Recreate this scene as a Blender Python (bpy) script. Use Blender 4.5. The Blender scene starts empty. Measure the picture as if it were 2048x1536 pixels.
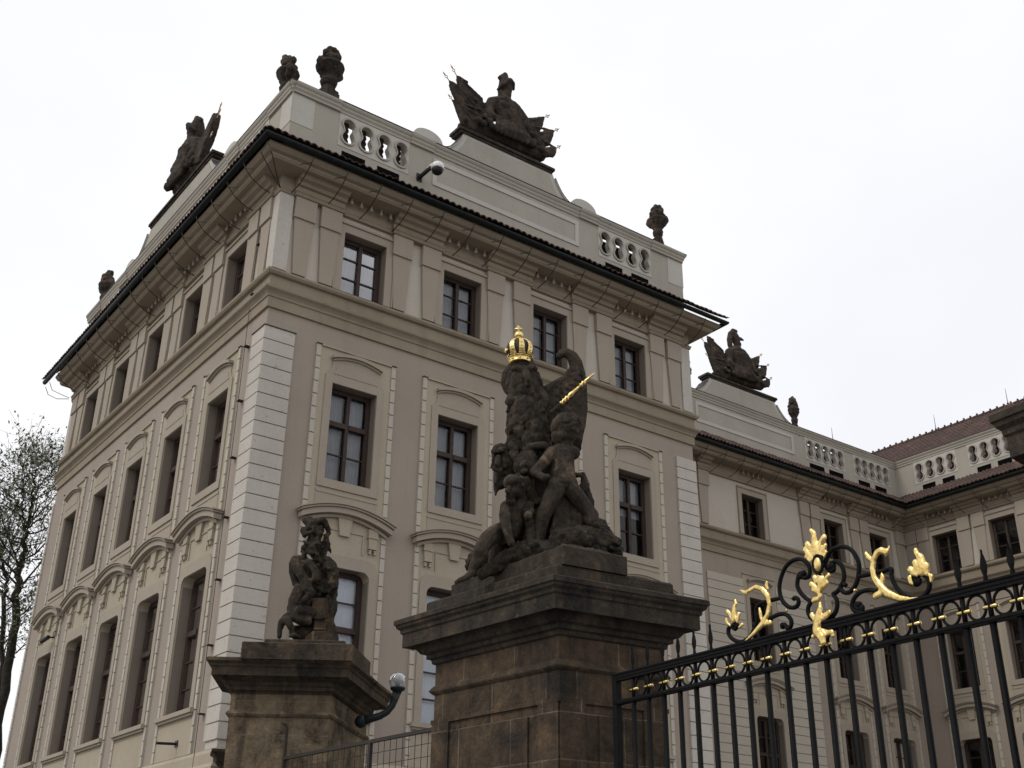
import bpy, bmesh, math, random
from mathutils import Vector, Matrix, Euler, noise
random.seed(7)
R_ = math.radians
SC = bpy.context.scene
COL = SC.collection

# ------------------------------------------------------------------ camera
FPX = 2318.335                      # focal length in pixels of the 2048-wide photograph
CAM = Vector((-10.1735, -24.2418, 1.6))
ROT = Euler((2.014386, -0.011717, -0.639256), 'XYZ')
cd = bpy.data.cameras.new('Camera')
cd.sensor_fit = 'HORIZONTAL'; cd.sensor_width = 36.0
cd.lens = 36.0 * FPX / 2048.0
cd.clip_start = 0.1; cd.clip_end = 3000
co = bpy.data.objects.new('Camera', cd); COL.objects.link(co)
co.location = CAM; co.rotation_euler = ROT
SC.camera = co

# ------------------------------------------------------------------ sky and light
SUN_EL, SUN_AZ = R_(46), R_(279)      # azimuth measured like a compass, +Y = north
wd = bpy.data.worlds.new('World'); SC.world = wd; wd.use_nodes = True
nt = wd.node_tree; nt.nodes.clear()
out = nt.nodes.new('ShaderNodeOutputWorld'); bg = nt.nodes.new('ShaderNodeBackground')
sky = nt.nodes.new('ShaderNodeTexSky'); sky.sky_type = 'NISHITA'; sky.sun_disc = False
sky.sun_elevation = SUN_EL; sky.sun_rotation = SUN_AZ; sky.dust_density = 4; sky.air_density = 1
tc = nt.nodes.new('ShaderNodeTexCoord')
ns = nt.nodes.new('ShaderNodeTexNoise'); ns.inputs['Scale'].default_value = 1.7; ns.inputs['Detail'].default_value = 4
mp = nt.nodes.new('ShaderNodeMapping'); mp.inputs['Scale'].default_value = (1, 1, 1.6)
nt.links.new(tc.outputs['Generated'], mp.inputs['Vector']); nt.links.new(mp.outputs['Vector'], ns.inputs['Vector'])
cr = nt.nodes.new('ShaderNodeValToRGB')
cr.color_ramp.elements[0].position = 0.34; cr.color_ramp.elements[0].color = (9.75, 9.85, 10.3, 1)
cr.color_ramp.elements[1].position = 0.62; cr.color_ramp.elements[1].color = (10.9, 10.9, 11.1, 1)
nt.links.new(ns.outputs['Fac'], cr.inputs['Fac'])
mx = nt.nodes.new('ShaderNodeMix'); mx.data_type = 'RGBA'; mx.inputs['Factor'].default_value = 0.93
nt.links.new(sky.outputs['Color'], mx.inputs['A']); nt.links.new(cr.outputs['Color'], mx.inputs['B'])
nt.links.new(mx.outputs['Result'], bg.inputs['Color']); bg.inputs['Strength'].default_value = 0.1
nt.links.new(bg.outputs['Background'], out.inputs['Surface'])
sl = bpy.data.lights.new('Sun', 'SUN'); sl.energy = 1.05; sl.angle = R_(16); sl.color = (1.0, 0.97, 0.92)
so = bpy.data.objects.new('Sun', sl); COL.objects.link(so); so.location = (-20, -20, 60)
sdir = Vector((math.sin(SUN_AZ) * math.cos(SUN_EL), math.cos(SUN_AZ) * math.cos(SUN_EL), math.sin(SUN_EL)))
so.rotation_euler = (-sdir).to_track_quat('-Z', 'Y').to_euler()
SC.view_settings.view_transform = 'Standard'; SC.view_settings.look = 'None'
SC.view_settings.exposure = 0.0; SC.view_settings.gamma = 1.0
try:
    SC.cycles.max_bounces = 6; SC.cycles.diffuse_bounces = 3; SC.cycles.transparent_max_bounces = 8
except Exception:
    pass

# ------------------------------------------------------------------ survey: sight lines of the site measurements
MROT = ROT.to_matrix()
def ray(px, py):
    return MROT @ Vector(((px - 1024) / FPX, -(py - 768) / FPX, -1.0))
def on_z(px, py, z):
    v = ray(px, py); return CAM + v * ((z - CAM.z) / v.z)
def on_plane(px, py, p, n):
    v = ray(px, py); return CAM + v * ((Vector(p) - CAM).dot(n) / v.dot(n))
def mpp(P):                          # metres per photograph pixel at a point
    return -(MROT.transposed() @ (Vector(P) - CAM)).z / FPX

# ------------------------------------------------------------------ materials
MATS = {}
def nodes(name):
    m = bpy.data.materials.new(name); m.use_nodes = True
    t = m.node_tree; b = t.nodes['Principled BSDF']; MATS[name] = m
    return m, t, b
def setp(b, **k):
    for a, v in k.items():
        b.inputs[a.replace('_', ' ')].default_value = v
def ramp(t, src, stops):
    r = t.nodes.new('ShaderNodeValToRGB'); e = r.color_ramp.elements
    while len(e) < len(stops): e.new(0.5)
    for q, (p, c) in zip(e, stops):
        q.position = p; q.color = (c[0], c[1], c[2], 1) if not isinstance(c, (int, float)) else (c, c, c, 1)
    t.links.new(src, r.inputs['Fac']); return r.outputs['Color']
def tex_noise(t, scale, detail=5, rough=0.6, stretch=None, dist=0.0):
    g = t.nodes.new('ShaderNodeNewGeometry'); vec = g.outputs['Position']
    if stretch:
        mp = t.nodes.new('ShaderNodeMapping'); mp.inputs['Scale'].default_value = stretch
        t.links.new(vec, mp.inputs['Vector']); vec = mp.outputs['Vector']
    n = t.nodes.new('ShaderNodeTexNoise'); n.inputs['Scale'].default_value = scale
    n.inputs['Detail'].default_value = detail; n.inputs['Roughness'].default_value = rough
    n.inputs['Distortion'].default_value = dist
    t.links.new(vec, n.inputs['Vector']); return n.outputs['Fac']
def mixc(t, fac, a, b, mode='MIX'):
    m = t.nodes.new('ShaderNodeMix'); m.data_type = 'RGBA'; m.blend_type = mode
    for k, v in (('Factor', fac), ('A', a), ('B', b)):
        if isinstance(v, (int, float)): m.inputs[k].default_value = v
        elif isinstance(v, tuple): m.inputs[k].default_value = (v[0], v[1], v[2], 1)
        else: t.links.new(v, m.inputs[k])
    return m.outputs['Result']
def bump(t, b, src, strength, dist=0.02):
    n = t.nodes.new('ShaderNodeBump'); n.inputs['Strength'].default_value = strength
    n.inputs['Distance'].default_value = dist
    t.links.new(src, n.inputs['Height']); t.links.new(n.outputs['Normal'], b.inputs['Normal'])
def sc(c, k): return tuple(min(1, x * k) for x in c)

def plaster(name, c, var=0.10, stain=0.25, speck=0.0):
    m, t, b = nodes(name)
    big = tex_noise(t, 0.55, 6, 0.62)
    col = ramp(t, big, [(0.3, sc(c, 1 - var)), (0.52, c), (0.72, sc(c, 1 + var * 0.8))])
    streak = tex_noise(t, 1.0, 6, 0.65, (2.6, 2.6, 0.22))
    col = mixc(t, ramp(t, streak, [(0.52, 0.0), (0.80, stain)]), col, sc(c, 0.62))
    fine = tex_noise(t, 22, 4, 0.6)
    col = mixc(t, 0.5, col, ramp(t, fine, [(0.3, (0.84, 0.84, 0.84)), (0.7, (1.1, 1.1, 1.1))]), 'MULTIPLY')
    if speck:
        sp = tex_noise(t, 7.5, 3, 0.5)
        col = mixc(t, ramp(t, sp, [(0.66, 0.0), (0.72, speck)]), col, sc(c, 0.5))
    t.links.new(col, b.inputs['Base Color']); setp(b, Roughness=0.92)
    b.inputs['Specular IOR Level'].default_value = 0.15
    bump(t, b, tex_noise(t, 60, 3, 0.6), 0.12, 0.01)
    return m
plaster('taupe_plaster', (0.324, 0.273, 0.226), 0.075, 0.26)
plaster('shaded_reveal_plaster', (0.205, 0.172, 0.142), 0.08, 0.2)  # wall taupe darkened for the window jambs, recess shade put into the colour
plaster('taupe_trim', (0.345, 0.298, 0.238), 0.06, 0.14)
plaster('beige_plaster', (0.385, 0.333, 0.252), 0.07, 0.22)
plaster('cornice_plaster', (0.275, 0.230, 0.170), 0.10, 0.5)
plaster('white_plaster', (0.480, 0.446, 0.395), 0.09, 0.3, 0.5)
plaster('cream_plaster', (0.455, 0.415, 0.350), 0.05, 0.16)
plaster('pale_plaster', (0.465, 0.425, 0.362), 0.06, 0.16)
plaster('parapet_plaster', (0.375, 0.345, 0.292), 0.09, 0.32)
plaster('parapet_white', (0.475, 0.448, 0.402), 0.06, 0.24)

def sandstone(name, base, soot, warm, joints=None, nsc=1.6, bs=0.8):
    m, t, b = nodes(name)
    n1 = tex_noise(t, nsc, 8, 0.70, None, 0.6)
    col = ramp(t, n1, [(0.36, soot), (0.46, sc(base, 0.75)), (0.56, base), (0.69, warm)])
    n2 = tex_noise(t, 11, 6, 0.7)
    col = mixc(t, 0.55, col, ramp(t, n2, [(0.3, (0.5, 0.5, 0.52)), (0.55, (1, 1, 1)), (0.75, (1.35, 1.28, 1.12))]), 'MULTIPLY')
    st = tex_noise(t, 1.4, 6, 0.7, (3.2, 3.2, 0.35))
    col = mixc(t, ramp(t, st, [(0.50, 0.0), (0.66, 0.65)]), col, sc(soot, 0.8))
    li = tex_noise(t, 5.5, 6, 0.75, None, 0.4)
    col = mixc(t, ramp(t, li, [(0.60, 0.0), (0.74, 0.5)]), col, (0.19, 0.150, 0.080))
    h = n2
    if joints:
        g = t.nodes.new('ShaderNodeNewGeometry'); sx = t.nodes.new('ShaderNodeSeparateXYZ')
        t.links.new(g.outputs['Position'], sx.inputs[0])
        ad = t.nodes.new('ShaderNodeMath'); ad.operation = 'ADD'
        t.links.new(sx.outputs[0], ad.inputs[0]); t.links.new(sx.outputs[1], ad.inputs[1])
        cb = t.nodes.new('ShaderNodeCombineXYZ'); t.links.new(ad.outputs[0], cb.inputs[0]); t.links.new(sx.outputs[2], cb.inputs[1])
        br = t.nodes.new('ShaderNodeTexBrick'); t.links.new(cb.outputs[0], br.inputs['Vector'])
        br.inputs['Scale'].default_value = 1.0; br.inputs['Mortar Size'].default_value = 0.009
        br.inputs['Brick Width'].default_value = joints[0]; br.inputs['Row Height'].default_value = joints[1]
        br.inputs['Color1'].default_value = (0.72, 0.72, 0.72, 1); br.inputs['Color2'].default_value = (1.2, 1.15, 1.05, 1)
        br.inputs['Mortar'].default_value = (1, 1, 1, 1); br.offset = 0.42
        col = mixc(t, 0.8, col, br.outputs['Color'], 'MULTIPLY')
        col = mixc(t, mixc(t, 1.0, br.outputs['Fac'], ramp(t, n1, [(0.4, 0.15), (0.6, 0.75)]), 'MULTIPLY'), col, (0.20, 0.165, 0.12))
    t.links.new(col, b.inputs['Base Color']); setp(b, Roughness=0.93)
    b.inputs['Specular IOR Level'].default_value = 0.2
    bump(t, b, h, bs, 0.06)
    return m
sandstone('dark_sandstone', (0.060, 0.047, 0.034), (0.022, 0.019, 0.017), (0.105, 0.074, 0.044))
sandstone('pillar_stone', (0.088, 0.064, 0.044), (0.030, 0.026, 0.022), (0.150, 0.100, 0.058), (1.05, 0.62))
sandstone('pale_pillar_stone', (0.180, 0.142, 0.098), (0.045, 0.037, 0.030), (0.33, 0.245, 0.150), (1.15, 0.60))
sandstone('pillar_cap_stone', (0.058, 0.046, 0.035), (0.020, 0.018, 0.016), (0.11, 0.078, 0.048))
sandstone('small_cap_stone', (0.085, 0.065, 0.046), (0.022, 0.019, 0.017), (0.17, 0.12, 0.068))
sandstone('putto_stone', (0.060, 0.047, 0.035), (0.014, 0.0125, 0.011), (0.185, 0.128, 0.080), None, 3.0, 0.5)
sandstone('roof_statue_stone', (0.066, 0.051, 0.040), (0.025, 0.022, 0.019), (0.145, 0.105, 0.068), None, 2.4, 1.0)
sandstone('statue_stone', (0.048, 0.038, 0.028), (0.013, 0.0115, 0.010), (0.150, 0.098, 0.056), None, 3.4, 0.6)

def simple(name, c, rough=0.5, metal=0.0, var=0.15, scale=8, spec=0.5, bmp=0.0):
    m, t, b = nodes(name)
    n = tex_noise(t, scale, 5, 0.6)
    t.links.new(ramp(t, n, [(0.3, sc(c, 1 - var)), (0.7, sc(c, 1 + var))]), b.inputs['Base Color'])
    setp(b, Roughness=rough, Metallic=metal); b.inputs['Specular IOR Level'].default_value = spec
    if bmp: bump(t, b, n, bmp, 0.01)
    return m
simple('brown_wood', (0.044, 0.028, 0.022), 0.6, 0, 0.3, 12, 0.25)
simple('black_iron', (0.0055, 0.0053, 0.0052), 0.6, 0.0, 0.3, 14, 0.10, 0.15)
simple('gutter_metal', (0.010, 0.014, 0.013), 0.6, 0.0, 0.4, 5, 0.2)
simple('flashing_metal', (0.035, 0.030, 0.028), 0.6, 0.0, 0.3, 5, 0.3)
simple('rusty_iron', (0.024, 0.018, 0.015), 0.8, 0, 0.3, 9)
simple('copper_tip', (0.42, 0.27, 0.17), 0.5, 0.6, 0.2, 9)
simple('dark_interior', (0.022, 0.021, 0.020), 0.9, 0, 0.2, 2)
simple('vent_dark', (0.006, 0.006, 0.006), 0.9, 0, 0.2, 4, 0.0)
simple('lace_curtain', (0.36, 0.362, 0.38), 0.9, 0, 0.07, 5, 0.1)
simple('white_blind', (0.78, 0.80, 0.84), 0.9, 0, 0.04, 4, 0.1)
simple('camera_white', (0.75, 0.75, 0.74), 0.35)
simple('camera_dark', (0.02, 0.02, 0.02), 0.45, 0, 0.2, 8, 0.2)
simple('green_bronze', (0.014, 0.021, 0.020), 0.5, 0.2, 0.4, 12, 0.3)
simple('bark', (0.030, 0.027, 0.021), 0.9, 0, 0.4, 6, 0.2, 0.4)
simple('leaf', (0.115, 0.130, 0.062), 0.6, 0, 0.45, 2.2, 0.3)
simple('crown_cap', (0.016, 0.014, 0.012), 0.7, 0, 0.3, 12)
simple('paving', (0.17, 0.16, 0.15), 0.85, 0, 0.2, 0.8)
m, t, b = nodes('gold_leaf')
n = tex_noise(t, 16, 5, 0.6)
t.links.new(ramp(t, n, [(0.3, (0.55, 0.36, 0.10)), (0.6, (0.86, 0.65, 0.27))]), b.inputs['Base Color'])
setp(b, Metallic=1.0, Roughness=0.27); bump(t, b, tex_noise(t, 26, 3), 0.35, 0.008)
m, t, b = nodes('roof_tile')
n = tex_noise(t, 3.2, 6, 0.7); 
v = t.nodes.new('ShaderNodeTexVoronoi'); v.inputs['Scale'].default_value = 3.5
g = t.nodes.new('ShaderNodeNewGeometry'); t.links.new(g.outputs['Position'], v.inputs['Vector'])
c0 = ramp(t, v.outputs['Color'], [(0.0, (0.045, 0.026, 0.022)), (0.55, (0.075, 0.040, 0.031)), (0.88, (0.105, 0.052, 0.037)), (1.0, (0.20, 0.085, 0.055))])
c0 = mixc(t, ramp(t, n, [(0.42, 0.0), (0.66, 0.75)]), c0, (0.035, 0.026, 0.022))
t.links.new(c0, b.inputs['Base Color']); setp(b, Roughness=0.9); bump(t, b, n, 0.4, 0.03)
# window glass: clear pane with a real reflection of the sky
m = bpy.data.materials.new('window_glass'); m.use_nodes = True; MATS['window_glass'] = m
t = m.node_tree; t.nodes.clear()
o = t.nodes.new('ShaderNodeOutputMaterial'); ms = t.nodes.new('ShaderNodeMixShader')
tr = t.nodes.new('ShaderNodeBsdfTransparent'); tr.inputs['Color'].default_value = (0.90, 0.92, 0.94, 1)
gl = t.nodes.new('ShaderNodeBsdfGlossy'); gl.inputs['Roughness'].default_value = 0.03
fr = t.nodes.new('ShaderNodeFresnel'); fr.inputs['IOR'].default_value = 1.5
t.links.new(fr.outputs[0], ms.inputs[0]); t.links.new(tr.outputs[0], ms.inputs[1]); t.links.new(gl.outputs[0], ms.inputs[2])
t.links.new(ms.outputs[0], o.inputs['Surface'])
m = bpy.data.materials.new('globe_glass'); m.use_nodes = True; MATS['globe_glass'] = m
t = m.node_tree; t.nodes.clear()
o = t.nodes.new('ShaderNodeOutputMaterial'); ms = t.nodes.new('ShaderNodeMixShader')
tr = t.nodes.new('ShaderNodeBsdfTransparent'); tr.inputs['Color'].default_value = (0.82, 0.82, 0.84, 1)
gl = t.nodes.new('ShaderNodeBsdfGlossy'); gl.inputs['Roughness'].default_value = 0.06
lw = t.nodes.new('ShaderNodeLayerWeight'); lw.inputs[0].default_value = 0.6
t.links.new(lw.outputs['Facing'], ms.inputs[0]); t.links.new(tr.outputs[0], ms.inputs[1]); t.links.new(gl.outputs[0], ms.inputs[2])
df = t.nodes.new('ShaderNodeBsdfTranslucent'); df.inputs['Color'].default_value = (0.8, 0.8, 0.8, 1); d2 = t.nodes.new('ShaderNodeBsdfDiffuse'); d2.inputs['Color'].default_value = (0.8, 0.8, 0.8, 1)
m1 = t.nodes.new('ShaderNodeMixShader'); m1.inputs[0].default_value = 0.5; t.links.new(df.outputs[0], m1.inputs[1]); t.links.new(d2.outputs[0], m1.inputs[2])
m2 = t.nodes.new('ShaderNodeMixShader'); m2.inputs[0].default_value = 0.16; t.links.new(ms.outputs[0], m2.inputs[1]); t.links.new(m1.outputs[0], m2.inputs[2])
t.links.new(m2.outputs[0], o.inputs['Surface'])

# ------------------------------------------------------------------ object helpers
ORG = {}
def thing(name, label, cat, loc=(0, 0, 0), group=None):
    o = bpy.data.objects.new(name, None); COL.objects.link(o)
    o.location = loc; o.empty_display_size = 0.3
    o['label'] = label; o['category'] = cat
    if group: o['group'] = group
    ORG[o.name] = Vector(loc); return o
def tag(o, label, cat, group=None):
    o['label'] = label; o['category'] = cat
    if group: o['group'] = group
    return o
class MB:
    def __init__(s): s.v = []; s.f = []
    def add(s, vs, fs):
        k = len(s.v); s.v += [Vector(v) for v in vs]; s.f += [tuple(i + k for i in f) for f in fs]
    def quad(s, a, b, c, d): s.add((a, b, c, d), [(0, 1, 2, 3)])
    def box(s, F, u0, u1, n0, n1, z0, z1):
        P = [F(u, n, z) for u in (u0, u1) for n in (n0, n1) for z in (z0, z1)]
        s.add(P, [(0, 1, 3, 2), (4, 6, 7, 5), (0, 4, 5, 1), (2, 3, 7, 6), (0, 2, 6, 4), (1, 5, 7, 3)])
    def prism(s, F, pts, n0, n1):
        k = len(pts)
        s.add([F(u, n0, z) for u, z in pts] + [F(u, n1, z) for u, z in pts],
              [tuple(range(k))[::-1], tuple(range(k, 2 * k))] + [(i, (i + 1) % k, k + (i + 1) % k, k + i) for i in range(k)])
    def extr(s, F, u0, u1, prof):          # closed (n,z) profile run along u
        k = len(prof)
        s.add([F(u0, n, z) for n, z in prof] + [F(u1, n, z) for n, z in prof],
              [tuple(range(k))[::-1], tuple(range(k, 2 * k))] + [(i, (i + 1) % k, k + (i + 1) % k, k + i) for i in range(k)])
    def sheet(s, F, u0, u1, z0, z1, ops, n, back):
        """wall face at depth n with rectangular openings whose reveals run back to depth `back`"""
        us = sorted({u0, u1} | {x for o in ops for x in o[:2]}); zs = sorted({z0, z1} | {x for o in ops for x in o[2:4]})
        us = [u for u in us if u0 <= u <= u1]; zs = [z for z in zs if z0 <= z <= z1]
        for a, b in zip(us, us[1:]):
            for c, d in zip(zs, zs[1:]):
                mu, mz = (a + b) / 2, (c + d) / 2
                if any(o[0] < mu < o[1] and o[2] < mz < o[3] for o in ops): continue
                s.quad(F(a, n, c), F(b, n, c), F(b, n, d), F(a, n, d))
        for a, b, c, d in [o[:4] for o in ops]:
            if b <= u0 or a >= u1 or d <= z0 or c >= z1: continue
            for (p, q), (r, w) in (((a, c), (b, c)), ((b, c), (b, d)), ((b, d), (a, d)), ((a, d), (a, c))):
                s.quad(F(p, n, q), F(r, n, w), F(r, back, w), F(p, back, q))
    def slab(s, F, u0, u1, z0, z1, ops, n0, n1):   # thin raised panel with openings
        s.sheet(F, u0, u1, z0, z1, ops, n1, n0)
        for (p, q), (r, w) in (((u0, z0), (u1, z0)), ((u1, z0), (u1, z1)), ((u1, z1), (u0, z1)), ((u0, z1), (u0, z0))):
            s.quad(F(p, n1, q), F(r, n1, w), F(r, n0, w), F(p, n0, q))
    def sweep(s, path, prof, close=False):
        """profile (n outward to the right of travel, z) along a plan path with mitred corners"""
        P = [Vector(p) for p in path]; rows = []
        for i, p in enumerate(P):
            d1 = (p - P[i - 1]).normalized() if i else None
            d2 = (P[i + 1] - p).normalized() if i < len(P) - 1 else None
            d1 = d1 or d2; d2 = d2 or d1
            n1 = Vector((d1.y, -d1.x)); n2 = Vector((d2.y, -d2.x)); m = (n1 + n2) / (1 + n1.dot(n2))
            rows.append([(p.x + m.x * n, p.y + m.y * n, z) for n, z in prof])
        k = len(prof); vs = [v for r in rows for v in r]; fs = []
        for i in range(len(P) - 1):
            for j in range(k if close else k - 1):
                fs.append((i * k + j, i * k + (j + 1) % k, (i + 1) * k + (j + 1) % k, (i + 1) * k + j))
        s.add(vs, fs)
        for e in (0, len(P) - 1): s.f.append(tuple(len(s.v) - len(vs) + e * k + j for j in range(k)))
    def stack(s, poly, prof, cap=True):
        """closed plan polygon (counter-clockwise) lofted through (inset, z) rings"""
        rows = []
        for ins, z in prof: rows.append([(x, y, z) for x, y in inset(poly, ins)])
        k = len(poly); vs = [v for r in rows for v in r]; fs = []
        for i in range(len(rows) - 1):
            for j in range(k): fs.append((i * k + j, i * k + (j + 1) % k, (i + 1) * k + (j + 1) % k, (i + 1) * k + j))
        if cap: fs += [tuple(range(k))[::-1], tuple((len(rows) - 1) * k + j for j in range(k))]
        s.add(vs, fs)
    def tube(s, pts, rad, seg=8):
        P = [Vector(p) for p in pts]; n = len(P)
        if isinstance(rad, (int, float)): rad = [rad] * n
        up = Vector((0.31, 0.17, 0.93)); vs = []; prev = None
        for i in range(n):
            d = (P[min(i + 1, n - 1)] - P[max(i - 1, 0)])
            d = d.normalized() if d.length > 1e-9 else Vector((0, 0, 1))
            if prev is None: a = d.cross(up if abs(d.dot(up)) < 0.95 else Vector((1, 0, 0))).normalized()
            else:
                a = prev - d * prev.dot(d); a = a.normalized() if a.length > 1e-6 else d.orthogonal().normalized()
            prev = a; b = d.cross(a)
            for k in range(seg):
                w = 2 * math.pi * k / seg; vs.append(P[i] + (a * math.cos(w) + b * math.sin(w)) * rad[i])
        fs = [(i * seg + k, i * seg + (k + 1) % seg, (i + 1) * seg + (k + 1) % seg, (i + 1) * seg + k) for i in range(n - 1) for k in range(seg)]
        fs += [tuple(range(seg))[::-1], tuple((n - 1) * seg + k for k in range(seg))]
        s.add(vs, fs)
    def ball(s, c, r, seg=12, rings=8, ax=None):
        c = Vector(c); r = (r, r, r) if isinstance(r, (int, float)) else r; vs = []; fs = []
        M = ax or Matrix.Identity(3)
        for i in range(rings + 1):
            th = math.pi * i / rings
            for k in range(seg):
                ph = 2 * math.pi * k / seg
                vs.append(c + M @ Vector((r[0] * math.sin(th) * math.cos(ph), r[1] * math.sin(th) * math.sin(ph), r[2] * math.cos(th))))
        for i in range(rings):
            for k in range(seg): fs.append((i * seg + k, (i + 1) * seg + k, (i + 1) * seg + (k + 1) % seg, i * seg + (k + 1) % seg))
        s.add(vs, fs)
    def chain(s, pts, seg=10):              # rounded tapered limb through (point, radius)
        for p, r in pts: s.ball(p, r, seg, 7)
        for (p, r), (q, w) in zip(pts, pts[1:]):
            if (Vector(q) - Vector(p)).length > 1e-4: s.tube([p, q], [r, w], seg)
    def lathe(s, F3, prof, seg=20):         # prof: (r, h); F3(x, y, h) -> world
        k = len(prof); vs = [F3(r * math.cos(2 * math.pi * j / seg), r * math.sin(2 * math.pi * j / seg), h) for r, h in prof for j in range(seg)]
        fs = [(i * seg + j, i * seg + (j + 1) % seg, (i + 1) * seg + (j + 1) % seg, (i + 1) * seg + j) for i in range(k - 1) for j in range(seg)]
        fs += [tuple(range(seg))[::-1], tuple((k - 1) * seg + j for j in range(seg))]
        s.add(vs, fs)
    def build(s, name, mat, parent=None, smooth=False, label=None, origin=None, fix=True):
        o0 = Vector(origin) if origin is not None else (ORG[parent.name] if parent else Vector((0, 0, 0)))
        me = bpy.data.meshes.new(name); me.from_pydata([v - o0 for v in s.v], [], s.f)
        bm = bmesh.new(); bm.from_mesh(me)
        bmesh.ops.remove_doubles(bm, verts=bm.verts, dist=1e-5)
        if fix: bmesh.ops.recalc_face_normals(bm, faces=bm.faces)
        bm.to_mesh(me); bm.free()
        if smooth: me.polygons.foreach_set('use_smooth', [True] * len(me.polygons))
        me.materials.append(MATS[mat]); me.update()
        o = bpy.data.objects.new(name, me); COL.objects.link(o)
        if parent:
            o.parent = parent; o.location = o0 - ORG[parent.name]
        else: o.location = o0
        ORG[o.name] = o0
        if label: o['label'] = label
        return o
def inset(poly, d):
    out = []; n = len(poly)
    for i in range(n):
        a, b, c = Vector(poly[i - 1][:2]), Vector(poly[i][:2]), Vector(poly[(i + 1) % n][:2])
        e1 = (b - a).normalized(); e2 = (c - b).normalized()
        n1 = Vector((-e1.y, e1.x)); n2 = Vector((-e2.y, e2.x)); m = (n1 + n2) / max(0.4, 1 + n1.dot(n2))
        out.append(tuple(b + m * d))
    return out
def carve(mb, name, mat, parent, voxel, iters=3, depth=0.03, size=0.12, kind='CLOUDS', label=None, origin=None, depth2=0.0):
    """union overlapping solids into one carved surface, smooth it and give it chisel marks"""
    o = mb.build(name, mat, parent, True, label, origin)
    md = o.modifiers.new('r', 'REMESH'); md.mode = 'VOXEL'; md.voxel_size = voxel; md.use_smooth_shade = True
    if iters:
        md = o.modifiers.new('s', 'SMOOTH'); md.iterations = iters; md.factor = 0.5
    for dp, sz, kd in ((depth, size, kind), (depth2, size * 3.3, 'CLOUDS')):
        if not dp: continue
        tx = bpy.data.textures.new('carve', kd)
        tx.noise_scale = sz
        if kd == 'CLOUDS': tx.noise_depth = 2
        md = o.modifiers.new('d', 'DISPLACE'); md.texture = tx; md.strength = dp; md.mid_level = 0.5; md.texture_coords = 'LOCAL'
    dg = bpy.context.evaluated_depsgraph_get()
    me = bpy.data.meshes.new_from_object(o.evaluated_get(dg)); me.name = name
    o.modifiers.clear(); old = o.data; o.data = me; bpy.data.meshes.remove(old)
    if not me.materials: me.materials.append(MATS[mat])
    me.polygons.foreach_set('use_smooth', [True] * len(me.polygons))
    return o
def copy_tree(o, loc=None, parent=None):
    c = o.copy(); COL.objects.link(c)
    if parent: c.parent = parent
    if loc is not None: c.location = loc
    for ch in list(o.children): copy_tree(ch, None, c)
    return c
# ================================================================== ground
g = MB(); g.quad((-900, -900, 0), (900, -900, 0), (900, 900, 0), (-900, 900, 0))
o = g.build('ground', 'paving'); o['kind'] = 'structure'

# ================================================================== palace
W, M, D, X2 = 14.83, 17.094, 7.61, 36.78      # block width, block depth, set-back of the wing, plane of the cross wing
FR = lambda u, n, z: Vector((u, -n, z))        # courtyard facade of the block
FL = lambda u, n, z: Vector((-n, u, z))        # square-side facade of the block
FW = lambda u, n, z: Vector((u, D - n, z))     # set-back wing
FX = lambda u, n, z: Vector((X2 - n, u, z))    # cross wing
palace = thing('palace_block', 'taupe corner pavilion of the palace with white corner quoins, nearest the square', 'palace', (7.4, 8.5, 0), 'palace buildings round the courtyard')
wing = thing('palace_wing', 'set-back palace wing behind the block, with one wide rusticated bay under a gable', 'palace', (25.8, D + 4, 0), 'palace buildings round the courtyard')
cross = thing('palace_wing', 'palace cross wing at the right with a steep red tiled roof above its parapet', 'palace', (X2 + 5, -2, 0), 'palace buildings round the courtyard')

MT, MBZ = 14.245, 11.655        # first-floor windows
LT, LB = 9.5, 6.13              # ground-floor windows
AT, AB = 18.78, 16.95           # attic windows
HW, HL = 0.656, 0.78            # half widths
DEPTH = -0.36
BELT = [(0.0, 15.80), (0.06, 15.81), (0.06, 16.08), (0.09, 16.10), (0.10, 16.16), (0.14, 16.22), (0.21, 16.28), (0.22, 16.33),
        (0.08, 16.34), (0.08, 16.70), (0.16, 16.72), (0.20, 16.78), (0.20, 16.84), (0.0, 16.95)]
ENT = [(0.0, 19.25), (0.09, 19.26), (0.11, 19.33), (0.13, 19.36), (0.06, 19.38), (0.06, 19.56), (0.06, 19.78), (0.12, 19.79), (0.58, 19.82), (0.64, 19.88), (0.64, 19.94), (0.74, 19.97), (0.83, 20.06), (0.83, 20.12), (0.0, 20.20)]
BREAK = [(0.0, 19.25), (0.17, 19.26), (0.20, 19.33), (0.23, 19.36), (0.15, 19.38), (0.15, 19.56), (0.22, 19.58), (0.27, 19.66), (0.38, 19.71),
         (0.41, 19.76), (0.45, 19.79), (0.45, 19.80), (0.0, 19.80)]
PCORN = [(0.0, 22.60), (0.035, 22.61), (0.04, 22.68), (0.075, 22.73), (0.08, 22.79), (0.11, 22.82), (0.135, 22.87), (0.135, 22.915), (0.0, 22.925)]
FLASH = [(0.0, 22.926), (0.15, 22.918), (0.15, 22.945), (0.0, 22.96)]

def arc_pts(c, hw, z0, rise, n=14):
    return [(c + hw * (2 * i / n - 1), z0 + rise * (1 - (2 * i / n - 1) ** 2)) for i in range(n + 1)]

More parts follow.
